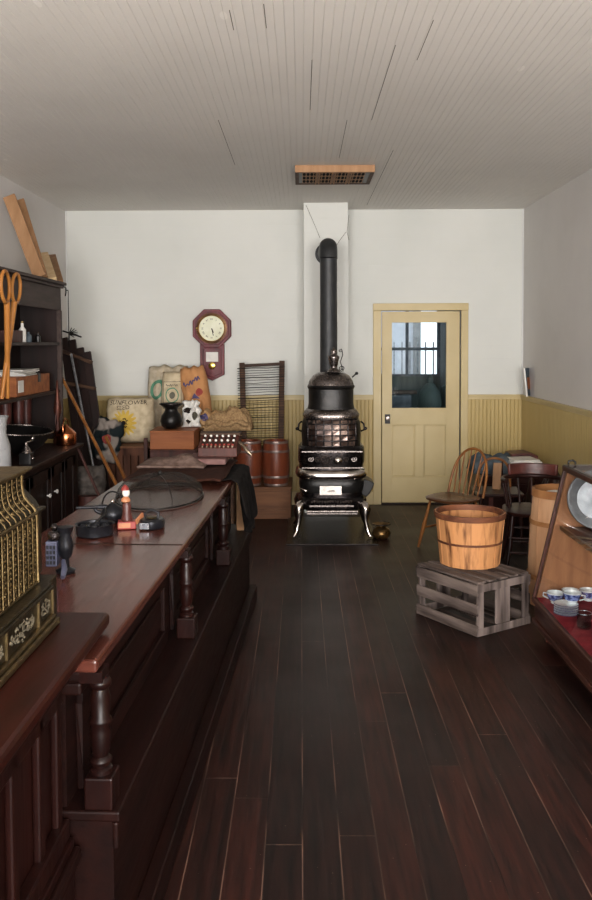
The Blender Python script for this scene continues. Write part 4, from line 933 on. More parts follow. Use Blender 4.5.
b = MB(); b.box(HX, LX-.02, HY0+.02, HL1, .0, .855); b.build('lower_body', 'dark_wood', t)
dys = [4.35, 4.78, 5.26, 5.74, 6.24, 6.60, 6.93]
for i in range(6):
    a, c = dys[i]+.01, dys[i+1]-.01; b = MB()
    for (p_, q_, r_, s_) in ((a, a+.07, .1, .8), (c-.07, c, .1, .8), (a, c, .1, .18), (a, c, .72, .8)): b.box(LX-.02, LX, p_, q_, r_, s_)
    b.box(LX-.02, LX-.01, a, c, .1, .8); dr = b.build('door', 'dark_wood', t, bev=.003)
    b = MB(); ky = (c-.035) if i % 2 == 1 else (a+.035)
    ky = c-.04 if i in (1, 3, 5) else a+.04
    if i == 3: ky = c-.1
    if i == 4: ky = a+.06
    if i == 5: ky = a+.02; b.box(LX-.001, LX+.002, ky-.004, ky+.004, .55, .57); b.build('keyhole', 'ink', dr); continue
    b.lathe([(.006, 0), (.006, .012), (.015, .018), (.017, .028), (.001, .034)], m=xf((LX, ky, .61), ry=PI/2), n=14); kb = b.build('knob', 'paper', dr, smooth=60); kb['label'] = 'white china knob'
# items on hutch
def hut(px, py, X):    # pixel -> point with given world X
    d_ = CM @ Vector(((px-296)/F, (450-py)/F + SH*900/F, -1)); return CAM+d_*((X-CAM.x)/d_.x)
ZS1, ZS2, ZS3 = 1.7255, 1.3155, .8825
# shelf 2: wooden box with label, papers
p = hut(24, 385, -2.2)
t = thing('label_box', 'orange-brown wooden box with a white label on the hutch shelf', 'box', (-2.25, p.y, ZS2))
b = MB(); b.box(-.13, .13, -.42, .42, 0, .15); b.build('body', 'orange_box', t, bev=.004)
b = MB(); b.box(.13, .133, -.38, -.26, .03, .12); b.build('label_card', 'paper', t)
b = MB(); b.box(.12, .135, .1, .16, .09, .16); b.build('hasp', 'iron', t)
b = MB()
for i in range(5):
    m_ = xf((random.uniform(-.02, .02), random.uniform(-.05, .05), .152+i*.009), rz=random.uniform(-.15, .15)); b.box(-.1, .12, -.28, .2, 0, .007, m_)
tag(b.build('paper_pile', 'paper'), 'loose pile of yellowed papers on the labelled wooden box', 'papers', loc=(-2.25, p.y, ZS2))
# shelf 1 bottles
def bottle(px, h, r_, m, label, nm='bottle', cap='ink'):
    p_ = hut(px, 340, -2.16); t_ = thing(nm, label, 'bottle', (-2.16, p_.y, ZS1))
    b_ = MB(); b_.lathe([(r_, 0), (r_, h*.6), (r_*.4, h*.75), (r_*.4, h*.92)], n=16); b_.build('body', m, t_, smooth=40)
    b_ = MB(); b_.lathe([(r_*.5, 0), (r_*.5, h*.1)], (0, 0, h*.92), 12); b_.build('stopper', cap, t_, smooth=40)
bottle(22.5, .16, .028, 'paper', 'white and brass bottle on the top hutch shelf, tallest of three', cap='brass')
bottle(28.5, .09, .025, 'greycloth', 'short grey-green bottle on the top hutch shelf between two others')
bottle(38, .08, .022, 'black', 'small black bottle on the top hutch shelf, nearest the corner')
b = MB(); p = hut(11, 335, -2.18); b.box(-.05, .05, -.12, .12, 0, .09); tag(b.build('red_box', 'redwood', bev=.004), 'small reddish box on the top hutch shelf left of the bottles', 'box', loc=(-2.18, p.y, ZS1))
# worktop things
p = hut(64, 445, -1.96); t = thing('copper_kettle', 'shiny copper kettle with a cone lid on the end of the hutch worktop', 'kettle', (-1.93, 6.94, ZS3))
b = MB(); b.lathe([(.075, 0), (.082, .01), (.082, .09), (.075, .105)], n=28); b.build('body', 'copper', t, smooth=40)
b = MB(); b.lathe([(.082, .1), (.05, .13), (.015, .155), (.012, .165), (.001, .17)], n=28); b.build('lid', 'copper', t, smooth=50)
b = MB(); b.tube([(0, -.08, .09), (0, -.1, .17), (0, -.03, .225), (0, .05, .2), (0, .09, .1)], .005, 6); b.build('handle', 'copper', t, smooth=60)
p = hut(62, 400, -2.0); t = thing('copper_funnel', 'tall slender copper vessel behind the copper kettle', 'vessel', (-2.022, 7.03, ZS3)); t.scale = (.75, .75, .95)
b = MB(); b.lathe([(.05, 0), (.055, .02), (.03, .12), (.02, .22), (.045, .3), (.035, .36), (.018, .44), (.012, .55), (.001, .56)], n=20); b.build('body', mat('aged_copper', '351a14', '5a3022', .45, .6), t, smooth=60)
b = MB(); b.tube([(0, -.04, .1), (0, -.09, .2), (0, -.04, .3)], .006, 6); b.build('handle', 'leather', t, smooth=60)
p = hut(28, 435, -2.06); t = thing('black_basin', 'wide black iron basin with a pale rim, tilted on the hutch worktop', 'basin', (-2.12, p.y-.05, ZS3+.003))
b = MB(); b.lathe([(.001, 0), (.10, 0), (.17, .06), (.225, .15), (.23, .165), (.22, .16), (.16, .07), (.001, .02)], n=40, m=xf((0, 0, .02), ry=R(6)), sy=1.35); b.build('bowl', 'black', t, smooth=50)
b = MB(); m_ = xf((0, 0, .02), ry=R(6)); b.tube([m_ @ Vector((.23*math.cos(i*PI/20), .31*math.sin(i*PI/20), .165)) for i in range(40)], .006, 6, closed=True); b.build('rim', 'nickel_dull', t, smooth=60)
p = hut(22, 458, -1.93); t = thing('coffee_mill', 'small dark coffee mill with bright metal bits in front of the black basin', 'coffee mill', (-1.90, p.y, ZS3))
b = MB(); b.box(-.04, .04, -.04, .04, 0, .08); b.build('box', 'black', t, bev=.005)
b = MB(); b.lathe([(.035, 0), (.03, .02), (.012, .05), (.01, .07)], (0, 0, .08), 16); b.build('dome', 'nickel_dull', t, smooth=60)
b = MB(); b.tube([(0, 0, .15), (.02, .07, .155), (.02, .08, .155)], .004); b.ball((.02, .08, .17), .012); b.build('crank', 'nickel', t, smooth=60)
b = MB(); b.ball((.045, 0, .04), .009); b.build('drawer_knob', 'nickel', t, smooth=60)
p = hut(2, 440, -1.95); t = thing('white_pitcher', 'tall white enamel pitcher on the hutch worktop at the photo edge', 'pitcher', (-1.95, p.y-.1, ZS3))
b = MB(); b.lathe([(.08, 0), (.09, .02), (.085, .18), (.06, .26), (.065, .34), (.08, .37), (.07, .36), (.055, .3)], n=28, cap=False); b.build('body', 'enamel', t, smooth=50)
b = MB(); b.tube([(0, .08, .32), (0, .15, .3), (0, .15, .16), (0, .09, .1)], .012, 8); b.build('handle', 'enamel', t, smooth=60)
for px, lb in ((15.5, 'brown leather boot top behind the black basin, left'), (27, 'brown leather boot behind the black basin, middle one with a shine'), (34, 'brown leather boot behind the black basin, nearest the corner')):
    p = hut(px, 410, -2.3); t = thing('tall_boot', lb, 'boot', (-2.37 if px != 15.5 else -2.38, p.y, ZS3))
    b = MB(); b.tube([(0.045, 0, .035), (.03, 0, .04), (0, 0, .05), (0, 0, .1), (0, 0, .25), (0, 0, .38)], [.025, .035, .045, .04, .045, .05], 14); b.build('shaft', 'leather', t, smooth=60)
    b = MB(); b.box(-.045, .07, -.03, .03, 0, .012); b.build('sole', 'black', t, bev=.004)
# tall wooden tongs leaning at the hutch
p = hut(9, 390, -2.03); pt = hut(12, 280, -2.03)
t = thing('wooden_tongs', 'pair of honey-coloured wooden poles with looped ends standing crossed against the hutch', 'tongs', (0, 0, 0))
def HP(px, py, X=-2.02): return hut(px, py, X)
for (lx, ly, bx_, nm) in ((5.0, 284, 7.5, 'left_pole'), (14.0, 286, 1.5, 'right_pole')):
    dx_ = 0 if lx < 9 else -.028
    b = MB(); c = HP(lx, ly, -2.02+dx_); a = HP(lx+(2.0 if lx < 9 else -3.0), 302, -2.025+dx_); e = HP(bx_, 394, -2.085+dx_*.3); e.z = ZS2+.014
    if lx > 9: c.x = a.x = -2.03
    dr = (c-a).normalized(); sd = Vector((0, dr.z, -dr.y)); LH = (c-a).length
    loop = [a+dr*(LH*(1-math.cos(q))*.85)+sd*(.085*math.sin(q)) for q in [i*2*PI/20 for i in range(20)]]
    b.tube(loop, .013, 8, closed=True)
    b.tube([a, a.lerp(e, .3), a.lerp(e, .6), e], [.022, .02, .018, .014], 10); b.build(nm, 'honey', t, smooth=60)
# ------------------------------------------------------------------ lumber on top of hutch
ZH = 2.2415
def lum(tp, bt, Yt, Yb, w, th, m, lab):
    e = hut(bt[0], bt[1], -2.12); a = hut(tp[0], tp[1], XL+.05)
    e.z = ZH+.012; b_ = MB(); b_.beam((0, 0, 0), a-e, w, th, (1, 0, 0)); o = b_.build('lumber', m, bev=.002); tag(o, lab, 'board', loc=e); return o
lum((9, 196), (40, 279), 0, 0, .024, .10, 'pine', 'longest pine board leaning against the left wall on top of the hutch, nearest the camera')
lum((20, 200), (44, 277), 0, 0, .024, .07, 'pine', 'second long pine board on the hutch, just behind the longest')
lum((42, 254), (50, 278), 0, 0, .03, .11, 'pine2', 'short pale board standing on the hutch in front of the long boards')
lum((51, 256), (58, 278), 0, 0, .03, .09, 'pine', 'short brown board on the hutch nearest the corner')
# dark frame leaning in the corner
t = thing('hay_cradle', 'dark wooden frame of boards and crossbars leaning in the left back corner', 'frame', (0, 0, 0))
tops = [at(64, 338, 8.3), at(72, 340, 8.3), at(80, 348, 8.25), at(87, 352, 8.2)]; bots = [at(78, 445, 8.05), at(86, 446, 8.05), at(93, 446, 8.0), at(99, 440, 8.0)]
def ext(a, c, z=0.0):
    d_ = (c-a); return a+d_*((z-a.z)/d_.z)
for a, c in zip(tops, bots):
    e = ext(a, c, .02); b = MB(); b.beam(e, a, .075, .03, (0, 1, 0)); b.build('board', 'dark_wood', t, bev=.004)
for f in (.12, .42):
    b = MB(); a = tops[0].lerp(bots[0], f)+Vector((-.03, -.04, 0)); c = tops[3].lerp(bots[3], f)+Vector((.04, -.04, 0)); b.beam(a, c, .03, .05, (0, 1, 0)); b.build('crossbar', 'brown_box', t, bev=.003)
b = MB(); c0 = at(69, 334, 8.2)
for i in range(7):
    a = -.9+i*.35; b.tube([c0, c0+Vector((.09*math.cos(a), -.02, .055*math.sin(a)+.01))], [.007, .003], 6)
b.tube([c0+Vector((0, 0, -.06)), c0], .008); b.tube([c0+Vector((-.06, 0, .03)), c0+Vector((.12, 0, -.03))], .008)
b.build('iron_claw', 'iron', t)
def pole(a, c, r_, m, label, name='pole', z0=.01):
    e = ext(a, c, z0); b_ = MB(); b_.tube([Vector(), (a-e)*.5, (a-e)], r_, 8); return tag(b_.build(name, m, smooth=50), label, 'pole', loc=e)
pole(at(61, 376, 7.5), at(112, 476, 6.9), .014, 'windsor', 'long light brown pole leaning diagonally in front of the corner, longest of the poles')
pole(at(106, 437, 7.45), at(121, 470, 7.2), .016, 'windsor', 'short brown pole leaning in front of the slatted crate')
pole(at(74, 440, 7.03), at(100, 498, 6.98), .012, 'redwood', 'thin dark red pole leaning low beside the hutch end')
pole(at(71, 354, 8.0), at(86, 430, 7.75), .011, 'steel', 'straight grey metal rod leaning on the dark plank frame', 'metal_rod')
p = at(65, 285, 7.62)
b = MB(); q = HY1+.09; x_ = UX+.02
b.tube([(x_, HY1+.014, 2.21), (x_, q, 2.2), (x_, q, 2.16), (x_, q-.02, 2.13)], .006, 6); b.tube([(x_+.02, q, 2.18), (x_+.02, q, 1.76)], .004, 6); b.tube([(x_, q, 2.18), (x_+.02, q, 2.18)], .005, 6)
tag(b.build('hanging_hook', 'iron', smooth=50), 'thin black iron hook and rod hanging from the corner of the hutch cornice', 'hook')
# ------------------------------------------------------------------ crate with basket (right)
near, lft, rgt = on(477, 638, 0), on(418, 614.5, 0), on(531, 626, 0)
ld = (lft-near); ang = math.atan2(ld.y, ld.x); LL = ld.length*1.03; WW = (rgt-near).length*1.06
t = thing('orchard_crate', 'weathered grey slatted orchard crate on the floor under the veneer basket', 'crate', (near.x, near.y, 0), ang)
CH = at(477, 585, near.y).z
# local: x along long side, y: towards -(left normal) ; other side direction:
rd = Matrix.Rotation(-ang, 3, 'Z') @ (rgt-near); sgn = 1 if rd.y > 0 else -1
def cb(b, x0, x1, y0, y1, z0, z1, bev=.002): y0, y1 = sorted((sgn*y0, sgn*y1)); b.box(x0, x1, y0, y1, z0, z1, bev=bev)
for side in (0, WW-.012):
    b = MB()
    for z in (.0, CH/2-.035, CH-.075): cb(b, 0, LL, side, side+.012, z+.004, z+.068)
    b.build('side_slats', 'crate_x', t)
for end in (.0, LL-.022):
    for ya in (.013, WW-.055):
        b = MB(); cb(b, end, end+.02, ya, ya+.042, .004, CH); b.build('corner_post', 'crate', t)
    b = MB(); cb(b, end+.001, end+.019, WW/2-.06, WW/2+.05, .05, CH-.04); b.build('end_board', 'crate', t)
    for za in (.004, CH-.05):
        b = MB(); cb(b, end-.004, end-.0001, .0, WW, za, za+.046) if end == 0 else cb(b, end+.0201, end+.03, 0, WW, za, za+.046); b.build('end_rail', 'crate', t)
b = MB()
for i in range(5):
    y0 = i*WW/5+.008; cb(b, 0, LL, y0, y0+WW/5-.024, CH, CH+.012)
b.build('top_slats', 'crate_x', t)
b = MB()
for i in range(4): cb(b, .025, LL-.025, .03+i*WW/4, WW/4-.03+i*WW/4, .0, .004, 0)
b.build('bottom_slats', 'crate_x', t)
ZCR = CH+.013
def basket(name, label, loc, r0, r1, H, m, hm_, hoops, n=22, bulge=0, first=None):
    t = thing(name, label, 'basket', loc); b = MB(); rnd = random.Random(int(H*1000))
    for i in range(n):
        a0 = 2*PI*i/n+.008; a1 = 2*PI*(i+1)/n+.012; o = .003*(i % 2)
        G = []
        for j in range(7):
            f = j/6; r_ = r0+(r1-r0)*f+bulge*math.sin(PI*f)+o; z = H*f
            G.append([b._v((rr*math.cos(a), rr*math.sin(a), z)) for rr in (r_, r_-.004) for a in (a0, (a0+a1)/2, a1)])
        for g, h_ in zip(G, G[1:]):
            for q in ((0, 1), (1, 2), (2, 5), (5, 4), (4, 3), (3, 0)): b.bm.faces.new((g[q[0]], g[q[1]], h_[q[1]], h_[q[0]]))
        b.bm.faces.new([G[0][q] for q in (0, 1, 2, 5, 4, 3)]); b.bm.faces.new([G[-1][q] for q in (0, 1, 2, 5, 4, 3)][::-1])
    b.build('staves', m, t, smooth=30)
    b = MB(); b.lathe([(r0-.005, .004), (r0-.005, .012)], n=28); b.build('bottom', m, t)
    for z, hh, th in hoops:
        f = z/H; r_ = r0+(r1-r0)*f+bulge*math.sin(PI*f)+.0045
        b = MB(); dr = (r1-r0)/H*hh/2
        b.lathe([(r_-dr, -hh/2), (r_+th-dr, -hh/2), (r_+th+dr, hh/2), (r_+dr, hh/2)], (0, 0, z), 40, cap=False)
        ri = r_-.009-th
        if z > H*.9: b.lathe([(ri-dr, -hh/2), (ri+th-dr, -hh/2), (ri+th+dr, hh/2), (ri+dr, hh/2), (ri-dr, -hh/2)], (0, 0, z), 40, cap=False)
        b.build('hoop', hm_, t, smooth=30)
    return t
pb = on(469.5, 562, ZCR); Bz = at(469, 511, pb.y).z-ZCR; ex = at(505, 511, pb.y).x-at(434, 511, pb.y).x
basket('bushel_basket', 'round light wood veneer basket with dark hoops, on top of the weathered crate', (pb.x, pb.y, ZCR), ex/2*.82, ex/2-.008, Bz, 'veneer', 'hoop', [(Bz-.016, .034, .005), (Bz*.45, .014, .003)])
pb = on(560, 575, 0); Yb = 5.55; rT = .20
xl = at(529, 550, Yb).x
HB = at(545, 489, Yb).z
basket('tall_basket', 'tall pale veneer basket standing between the crate and the glass showcase', (xl+.205, Yb, 0), .205, .172, HB, 'veneer2', 'hoop2', [(HB-.02, .05, .005), (HB*.72, .03, .003), (HB*.25, .03, .003)], n=14, bulge=.012)
b = MB(); b.ball((0, 0, 0), .13, 16, (1, 1, .25)); tag(b.build('white_cloth', 'paper', smooth=60), 'white cloth bundled inside the tall pale basket', 'cloth', loc=(xl+.205, Yb, HB-.045))
# ------------------------------------------------------------------ windsor chair
pf_ = on(424, 549, 0)
SWC = Vector((at(455, 500, 7.0).x, 7.03, 0))
t = thing('bow_back_chair', 'brown bow-back wooden chair with thin spindles beside the yellow door', 'chair', SWC, R(-50))
SH_ = .43
b = MB(); b.lathe([(.001, 0), (.17, 0), (.205, .012), (.21, .028), (.19, .036), (.12, .026), (.001, .024)], (0, -.02, SH_-.03), 36, sx=1, sy=.98, sq=2.6); b.build('seat', 'seatwood', t, smooth=50)
for sx in (-1, 1):
    for sy in (-1, 1):
        b = MB(); a = Vector((sx*.13, -.02+sy*.13, SH_-.03)); c = Vector((sx*.20, -.02+sy*.20, 0.006))
        b.tube([c, c.lerp(a, .2), c.lerp(a, .45), c.lerp(a, .7), a], [.011, .014, .018, .014, .011], 10); b.build('leg', 'windsor', t, smooth=60)
b = MB()
for sx in (-1, 1): b.tube([(sx*.175, .14, .17), (sx*.17, -.02, .17), (sx*.175, -.18, .17)], [.008, .012, .008])
b.tube([(-.17, -.02, .17), (.17, -.02, .17)], .009); b.build('stretcher', 'windsor', t, smooth=60)
bow = []
for i in range(25):
    a = PI*i/24; x = -.185*math.cos(a); zz_ = .385*max(0, math.sin(a))**.62; bow.append(Vector((x, .14+.12*zz_/.385, SH_-.005+zz_)))
b = MB(); b.tube(bow, .011, 10); b.build('bow', 'windsor', t, smooth=60)
for i in range(6):
    u = -.125+.05*i; j = min(range(25), key=lambda q: abs(bow[q].x-u*1.12)); top = bow[j]
    b = MB(); b.tube([(u, .14, SH_-.005), Vector((u, .14, SH_)).lerp(top, .4), top], [.006, .0075, .005], 8); b.build('spindle', 'windsor', t, smooth=60)
# dark captain chair
cc = Vector((at(537, 500, 6.35).x, 6.42, 0))
t = thing('captains_chair', 'dark low-backed wooden chair with a curved reddish top rail, behind the basket', 'chair', cc, R(-10))
b = MB(); b.lathe([(.001, 0), (.22, 0), (.235, .015), (.235, .03), (.21, .036), (.001, .03)], (0, 0, .42), 36, sq=3); b.build('seat', 'darkchair', t, smooth=50)
for sx in (-1, 1):
    for sy in (-1, 1):
        b = MB(); b.tube([(sx*.22, sy*.2, .007), (sx*.19, sy*.17, .2), (sx*.17, sy*.15, .42)], [.013, .02, .014], 10); b.build('leg', 'darkchair', t, smooth=60)
for z in (.15, .26):
    for sy in (-1, 1): b = MB(); b.tube([(-.2, sy*.185, z), (.2, sy*.185, z)], .009); b.build('stretcher', 'darkchair', t, smooth=60)
arc = [(.235*math.cos(a), .02+.22*math.sin(a)) for a in [R(-25+230*i/24) for i in range(25)]]
b = MB(); b.tube([(x, y, .665) for x, y in arc], .018, 10); b.build('arm_rail', 'darkchair', t, smooth=60)
b = MB()
G = []
for i in range(17):
    a = R(40+100*i/16); ring = [(r_*math.cos(a), .02+(r_-.03)*math.sin(a), z) for r_, z in ((.222, .68), (.245, .68), (.255, .765), (.23, .765))]; G.append([b._v(v) for v in ring])
for g, h_ in zip(G, G[1:]):
    for q in range(4): b.bm.faces.new((g[q], g[(q+1) % 4], h_[(q+1) % 4], h_[q]))
b.bm.faces.new(G[0]); b.bm.faces.new(G[-1][::-1]); o = b.build('top_rail', 'leather', t, smooth=50, bev=.006); o['label'] = 'curved reddish-brown top rail'
for i in range(9):
    a = R(-20+220*i/8); b = MB(); b.tube([(.2*math.cos(a), .18*math.sin(a)+.01, .445), (.235*math.cos(a), .02+.22*math.sin(a), .66)], [.008, .008], 8); b.build('spindle', 'darkchair', t, smooth=60)
# dark kitchen chair left of it (arched)
t = thing('arched_chair', 'dark chair with a thin arched back, just behind the bushel basket', 'chair', (at(501, 500, 7.2).x, 7.34, 0), R(-4))
b = MB(); b.box(-.2, .2, -.2, .2, .40, .43); b.build('seat', 'darkchair', t, bev=.01)
for sx in (-1, 1):
    for sy in (-1, 1):
        b = MB(); b.tube([(sx*.18, sy*.18, .007), (sx*.165, sy*.165, .40)], [.013, .018], 10); b.build('leg', 'darkchair', t, smooth=60)
b = MB(); b.tube([Vector((-.14*math.cos(PI*i/20), .17, .425+.26*max(0, math.sin(PI*i/20))**.5)) for i in range(21)], .011, 10); b.build('arched_back', 'windsor', t, smooth=60)
for x in (-.07, .07):
    b = MB(); b.tube([(x, .17, .43), (x, .17, .67)], .007, 8); b.build('spindle', 'darkchair', t, smooth=60)
b = MB(); b.box(-.036, .036, -.012, .012, 0, .23); tag(b.build('pine_board', 'pine', bev=.003), 'short pale pine board standing on the seat of the arched chair', 'board', loc=(at(501, 500, 7.2).x, 7.38, .431), rot=(R(-3), R(3), R(-8)))
# ------------------------------------------------------------------ trunk pile in the right corner
t = thing('storage_trunk', 'dark trunk in the right back corner under the piled cloth and papers', 'trunk', ((at(500, 470, 8.1).x+XR-.03)/2, 8.25, 0))
w2 = (XR-.03-at(478, 470, 8.1).x)/2; t.location.x = XR-.03-w2; zt_ = at(500, 474, 8.0).z
b = MB(); b.box(-w2, w2, -.35, .35, 0, zt_-.08); b.build('body', 'darkchair', t, bev=.005)
b = MB(); b.box(-w2-.005, w2+.005, -.355, .355, zt_-.08, zt_); b.build('lid', 'darkchair', t, bev=.01)
b = MB()
for x in (-w2+.08, w2-.08): b.box(x-.02, x+.02, -.36, -.35, .02, zt_-.1)
b.build('strap', 'leather', t)
def heap(name, m, label, cat, cx, cy, z, W, D, H, seed, parent=None, rz=0):
    b = MB(); n = 26; G = []
    for j in range(n+1):
        row = []
        for i in range(n+1):
            u, v = -1+2*i/n, -1+2*j/n; e = max(0, 1-abs(u)**5)*max(0, 1-abs(v)**5)
            zz_ = H*(e**.4)*(.8+.5*noise.noise(Vector((u*1.8+seed, v*1.8, seed)))); row.append(b._v((u*W, v*D, zz_)))
        G.append(row)
    for j in range(n):
        for i in range(n): b.bm.faces.new((G[j][i], G[j][i+1], G[j+1][i+1], G[j+1][i]))
    b.bm.faces.new([G[0][i] for i in range(n+1)]+[G[j][n] for j in range(1, n+1)]+[G[n][i] for i in range(n-1, -1, -1)]+[G[j][0] for j in range(n-1, 0, -1)])
    return tag(b.build(name, m, smooth=180), label, cat, loc=(cx, cy, z), rz=rz)
xa, xb = at(476, 465, 8.1).x, at(514, 465, 8.1).x
heap('grey_blanket', 'greycloth', 'blue-grey folded blanket on the corner trunk behind the chairs', 'blanket', (xa+xb)/2, 8.2, zt_+.001, (xb-xa)/2+.04, .2, .18, 3)
xa, xb = at(507, 465, 8.3).x, at(546, 465, 8.3).x
b = MB(); b.prism([(-.2, 0), (.2, 0), (.2, .08), (-.02, .16), (-.2, .15)], -.13, .13); tag(b.build('slanted_case', 'leather', bev=.01), 'dark brown slanted leather case behind the white papers in the corner', 'case', loc=(at(529, 460, 8.4).x, 8.42, zt_+.001))
xa, xb = at(509, 465, 8.0).x, at(540, 465, 8.0).x
t = thing('paper_stack', 'stack of white papers on the corner trunk', 'papers', ((xa+xb)/2, 8.06, zt_+.001))
b = MB(); b.box(-(xb-xa)/2, (xb-xa)/2, -.14, .14, 0, .125); b.build('stack', 'paper', t, bev=.003)
b = MB(); b.box(-(xb-xa)/2+.01, (xb-xa)/2-.03, -.13, .12, .125, .14, xf(rz=R(6))); b.build('top_sheet', 'paper', t)
heap('dark_bundle', 'darkchair', 'dark brown bundle at the right end of the corner trunk below the papers', 'bundle', at(552, 478, 7.3).x, 7.4, 0, .2, .2, at(552, 477, 7.3).z, 6)
# ------------------------------------------------------------------ glass showcase
bf_, tf_ = at(534, 597, 4.9), at(565, 465.5, 4.9)
X0, Z0 = bf_.x, bf_.z; X1, Z1 = tf_.x, tf_.z; XB = 2.10; YN, YE = 1.9, 4.9
t = thing('glass_showcase', 'slant-front glass showcase with dark wood frame and red lining along the right wall', 'showcase')
m_ = Matrix()
b = MB(); b.prism([(X0-.012, Z0), (XB, Z0), (XB, Z0-.03), (X0-.012, Z0-.03)], YN, YE+.012); b.prism([(X0+.004, Z0-.03), (XB, Z0-.03), (XB, Z0-.12), (X0+.004, Z0-.12)], YN, YE); b.prism([(X0-.008, Z0-.12), (XB, Z0-.12), (XB, Z0-.15), (X0-.008, Z0-.15)], YN, YE+.01); b.build('base', 'case', t, bev=.005)
b = MB(); b.prism([(X0+.012, Z0), (XB-.02, Z0), (XB-.02, Z0+.004), (X0+.012, Z0+.004)], YN+.02, YE-.025); b.build('lining', 'red_velvet', t)
b = MB(); b.prism([(X0+.012, Z0), (XB, Z0), (XB, Z1-.02), (X1+.012, Z1-.02)], YE-.02, YE-.002); b.build('end_panel', 'casepanel', t)
b = MB(); b.beam((X0, YE, Z0), (X1, YE, Z1-.02), .018, .022, (0, 1, 0)); b.build('corner_post', 'case', t, bev=.002)
b = MB(); b.beam((X0, YN, Z0), (X1, YN, Z1-.02), .018, .022, (0, 1, 0)); b.build('corner_post', 'case', t, bev=.002)
b = MB(); b.prism([(X1-.012, Z1-.028), (X1+.03, Z1-.028), (X1+.03, Z1), (X1-.012, Z1)], YN, YE+.012); b.prism([(X1-.012, Z1-.028), (XB, Z1-.028), (XB, Z1), (X1-.012, Z1)], YE-.022, YE+.012); b.prism([(XB-.03, Z1-.028), (XB, Z1-.028), (XB, Z1), (XB-.03, Z1)], YN, YE); b.build('top_frame', 'case', t, bev=.003)
b = MB(); b.prism([(X1-.008, Z1+.0005), (XB, Z1+.0005), (XB, Z1+.007), (X1-.008, Z1+.007)], YN, YE+.01); b.build('top_glass', 'glass', t)
b = MB(); b.prism([(X0, Z0+.002), (X0+.005, Z0+.002), (X1+.005, Z1-.028), (X1, Z1-.028)], YN+.012, YE-.012); b.build('front_glass', 'glass', t)
b = MB(); b.prism([(XB-.012, Z0), (XB, Z0), (XB, Z1-.03), (XB-.012, Z1-.03)], YN, YE-.02); b.build('back_panel', 'casepanel', t)
b = MB(); b.tube([(X1+.02, YE, Z1+.007), (X1+.02, YE, Z1+.024), (X1+.045, YE, Z1+.03), (X1+.06, YE, Z1+.02), (X1+.06, YE, Z1+.007)], .006, 8); b.build('top_clasp', 'iron', t, smooth=50)
for (x, y) in ((X0+.07, YE-.1), (XB-.07, YE-.1), (X0+.07, YN+.1), (XB-.07, YN+.1)):
    b = MB(); b.lathe([(.03, 0), (.035, .015), (.025, .03), (.04, Z0-.15)], (x, y, 0), 16); b.build('foot', 'case', t, smooth=50)
# inner shelf
ZSH = at(568, 529, 4.75).z; fx = X0+(X1-X0)*(ZSH-Z0)/(Z1-Z0)
b = MB(); b.box(fx+.03, XB-.02, YN+.02, YE-.1, ZSH-.012, ZSH); b.build('inner_shelf', 'case', t, bev=.002)
b = MB(); b.box(fx+.02, fx+.035, YN+.02, YE-.095, ZSH-.016, ZSH+.006); b.build('shelf_lip', 'cutlery', t)
# tray
pc = at(590, 501, 4.82); rr = .165
t = thing('silver_tray', 'large round silver tray standing upright on the showcase shelf', 'tray', (fx+.035+rr+.01, 4.755, ZSH+.001))
t.location.y = 4.74
mt = xf((0, 0, rr+.003), rx=PI/2-R(9), rz=R(-9))
b = MB(); b.lathe([(.001, 0), (rr*.68, 0), (rr*.72, .004), (rr*.86, .006), (rr*.9, .010), (rr, .012), (rr, .009), (rr*.9, .006), (rr*.7, -.003), (.001, -.003)], n=56, m=mt); b.build('dish', 'tray', t, smooth=30)
b = MB(); b.tube([mt @ Vector((rr*math.cos(i*PI/28), rr*math.sin(i*PI/28), .0105)) for i in range(56)], .003, 6, closed=True); b.build('rim', 'tray', t, smooth=60)
cut = None
for i in range(16):
    x = fx+.055+(i % 4)*.045+random.uniform(-.01, .01); y = 4.1+(i//4)*.13
    if cut is None:
        b = MB(); b.tube([(0, -.08, .004), (0, 0, .006), (0, .045, .005)], [.004, .003, .003], 6); b.ball((0, .065, .005), .02, 8, (.7, 1, .2))
        cut = tag(b.build('spoon', 'cutlery', smooth=60), 'tarnished spoon in the rows on the showcase shelf', 'spoon', 'tarnished spoons on the showcase shelf', loc=(x, y, ZSH+.001), rz=1.2)
    else:
        o = cut.copy(); COL.objects.link(o); o.location = (x, y, ZSH+.001); o.rotation_euler = (0, 0, 1.2+random.uniform(-.3, .3))
# china
ZV = Z0+.005
def cup(label, px, py, first=[None], rz=0, z=ZV):
    p_ = on(px, py, z); loc = (max(p_.x, X0+.07), min(p_.y, YE-.08), z)
    if first[0]: return dup(first[0], loc, rz, label)
    t_ = thing('teacup', label, 'cup', loc, rz, 'blue and white teacups in the showcase'); first[0] = t_
    b_ = MB(); b_.lathe([(.024, 0), (.026, .004), (.022, .008), (.036, .02), (.046, .045), (.049, .062), (.046, .062), (.042, .044), (.03, .02), (.001, .012)], n=28); b_.build('bowl', 'china', t_, smooth=50)
    b_ = MB(); b_.lathe([(.0375, .021), (.0472, .044), (.0495, .056)], n=28, cap=False); b_.build('blue_band', 'chinablue', t_, smooth=50)
    b_ = MB(); b_.tube([(.047, 0, .05), (.068, 0, .05), (.07, 0, .032), (.04, 0, .02)], .004, 6); b_.build('handle', 'china', t_, smooth=60); return t_
cup('blue and white teacup at the front left of the china, alone on the red lining', 555.5, 603, rz=2.6)
cup('blue and white teacup behind the saucer stack, farthest back', 567, 597, rz=1)
cup('blue and white teacup at the right edge of the photo behind the glass jar', 588, 600, rz=0)
sp = on(566, 614, ZV); sx_, sy_ = sp.x, sp.y; s0 = None
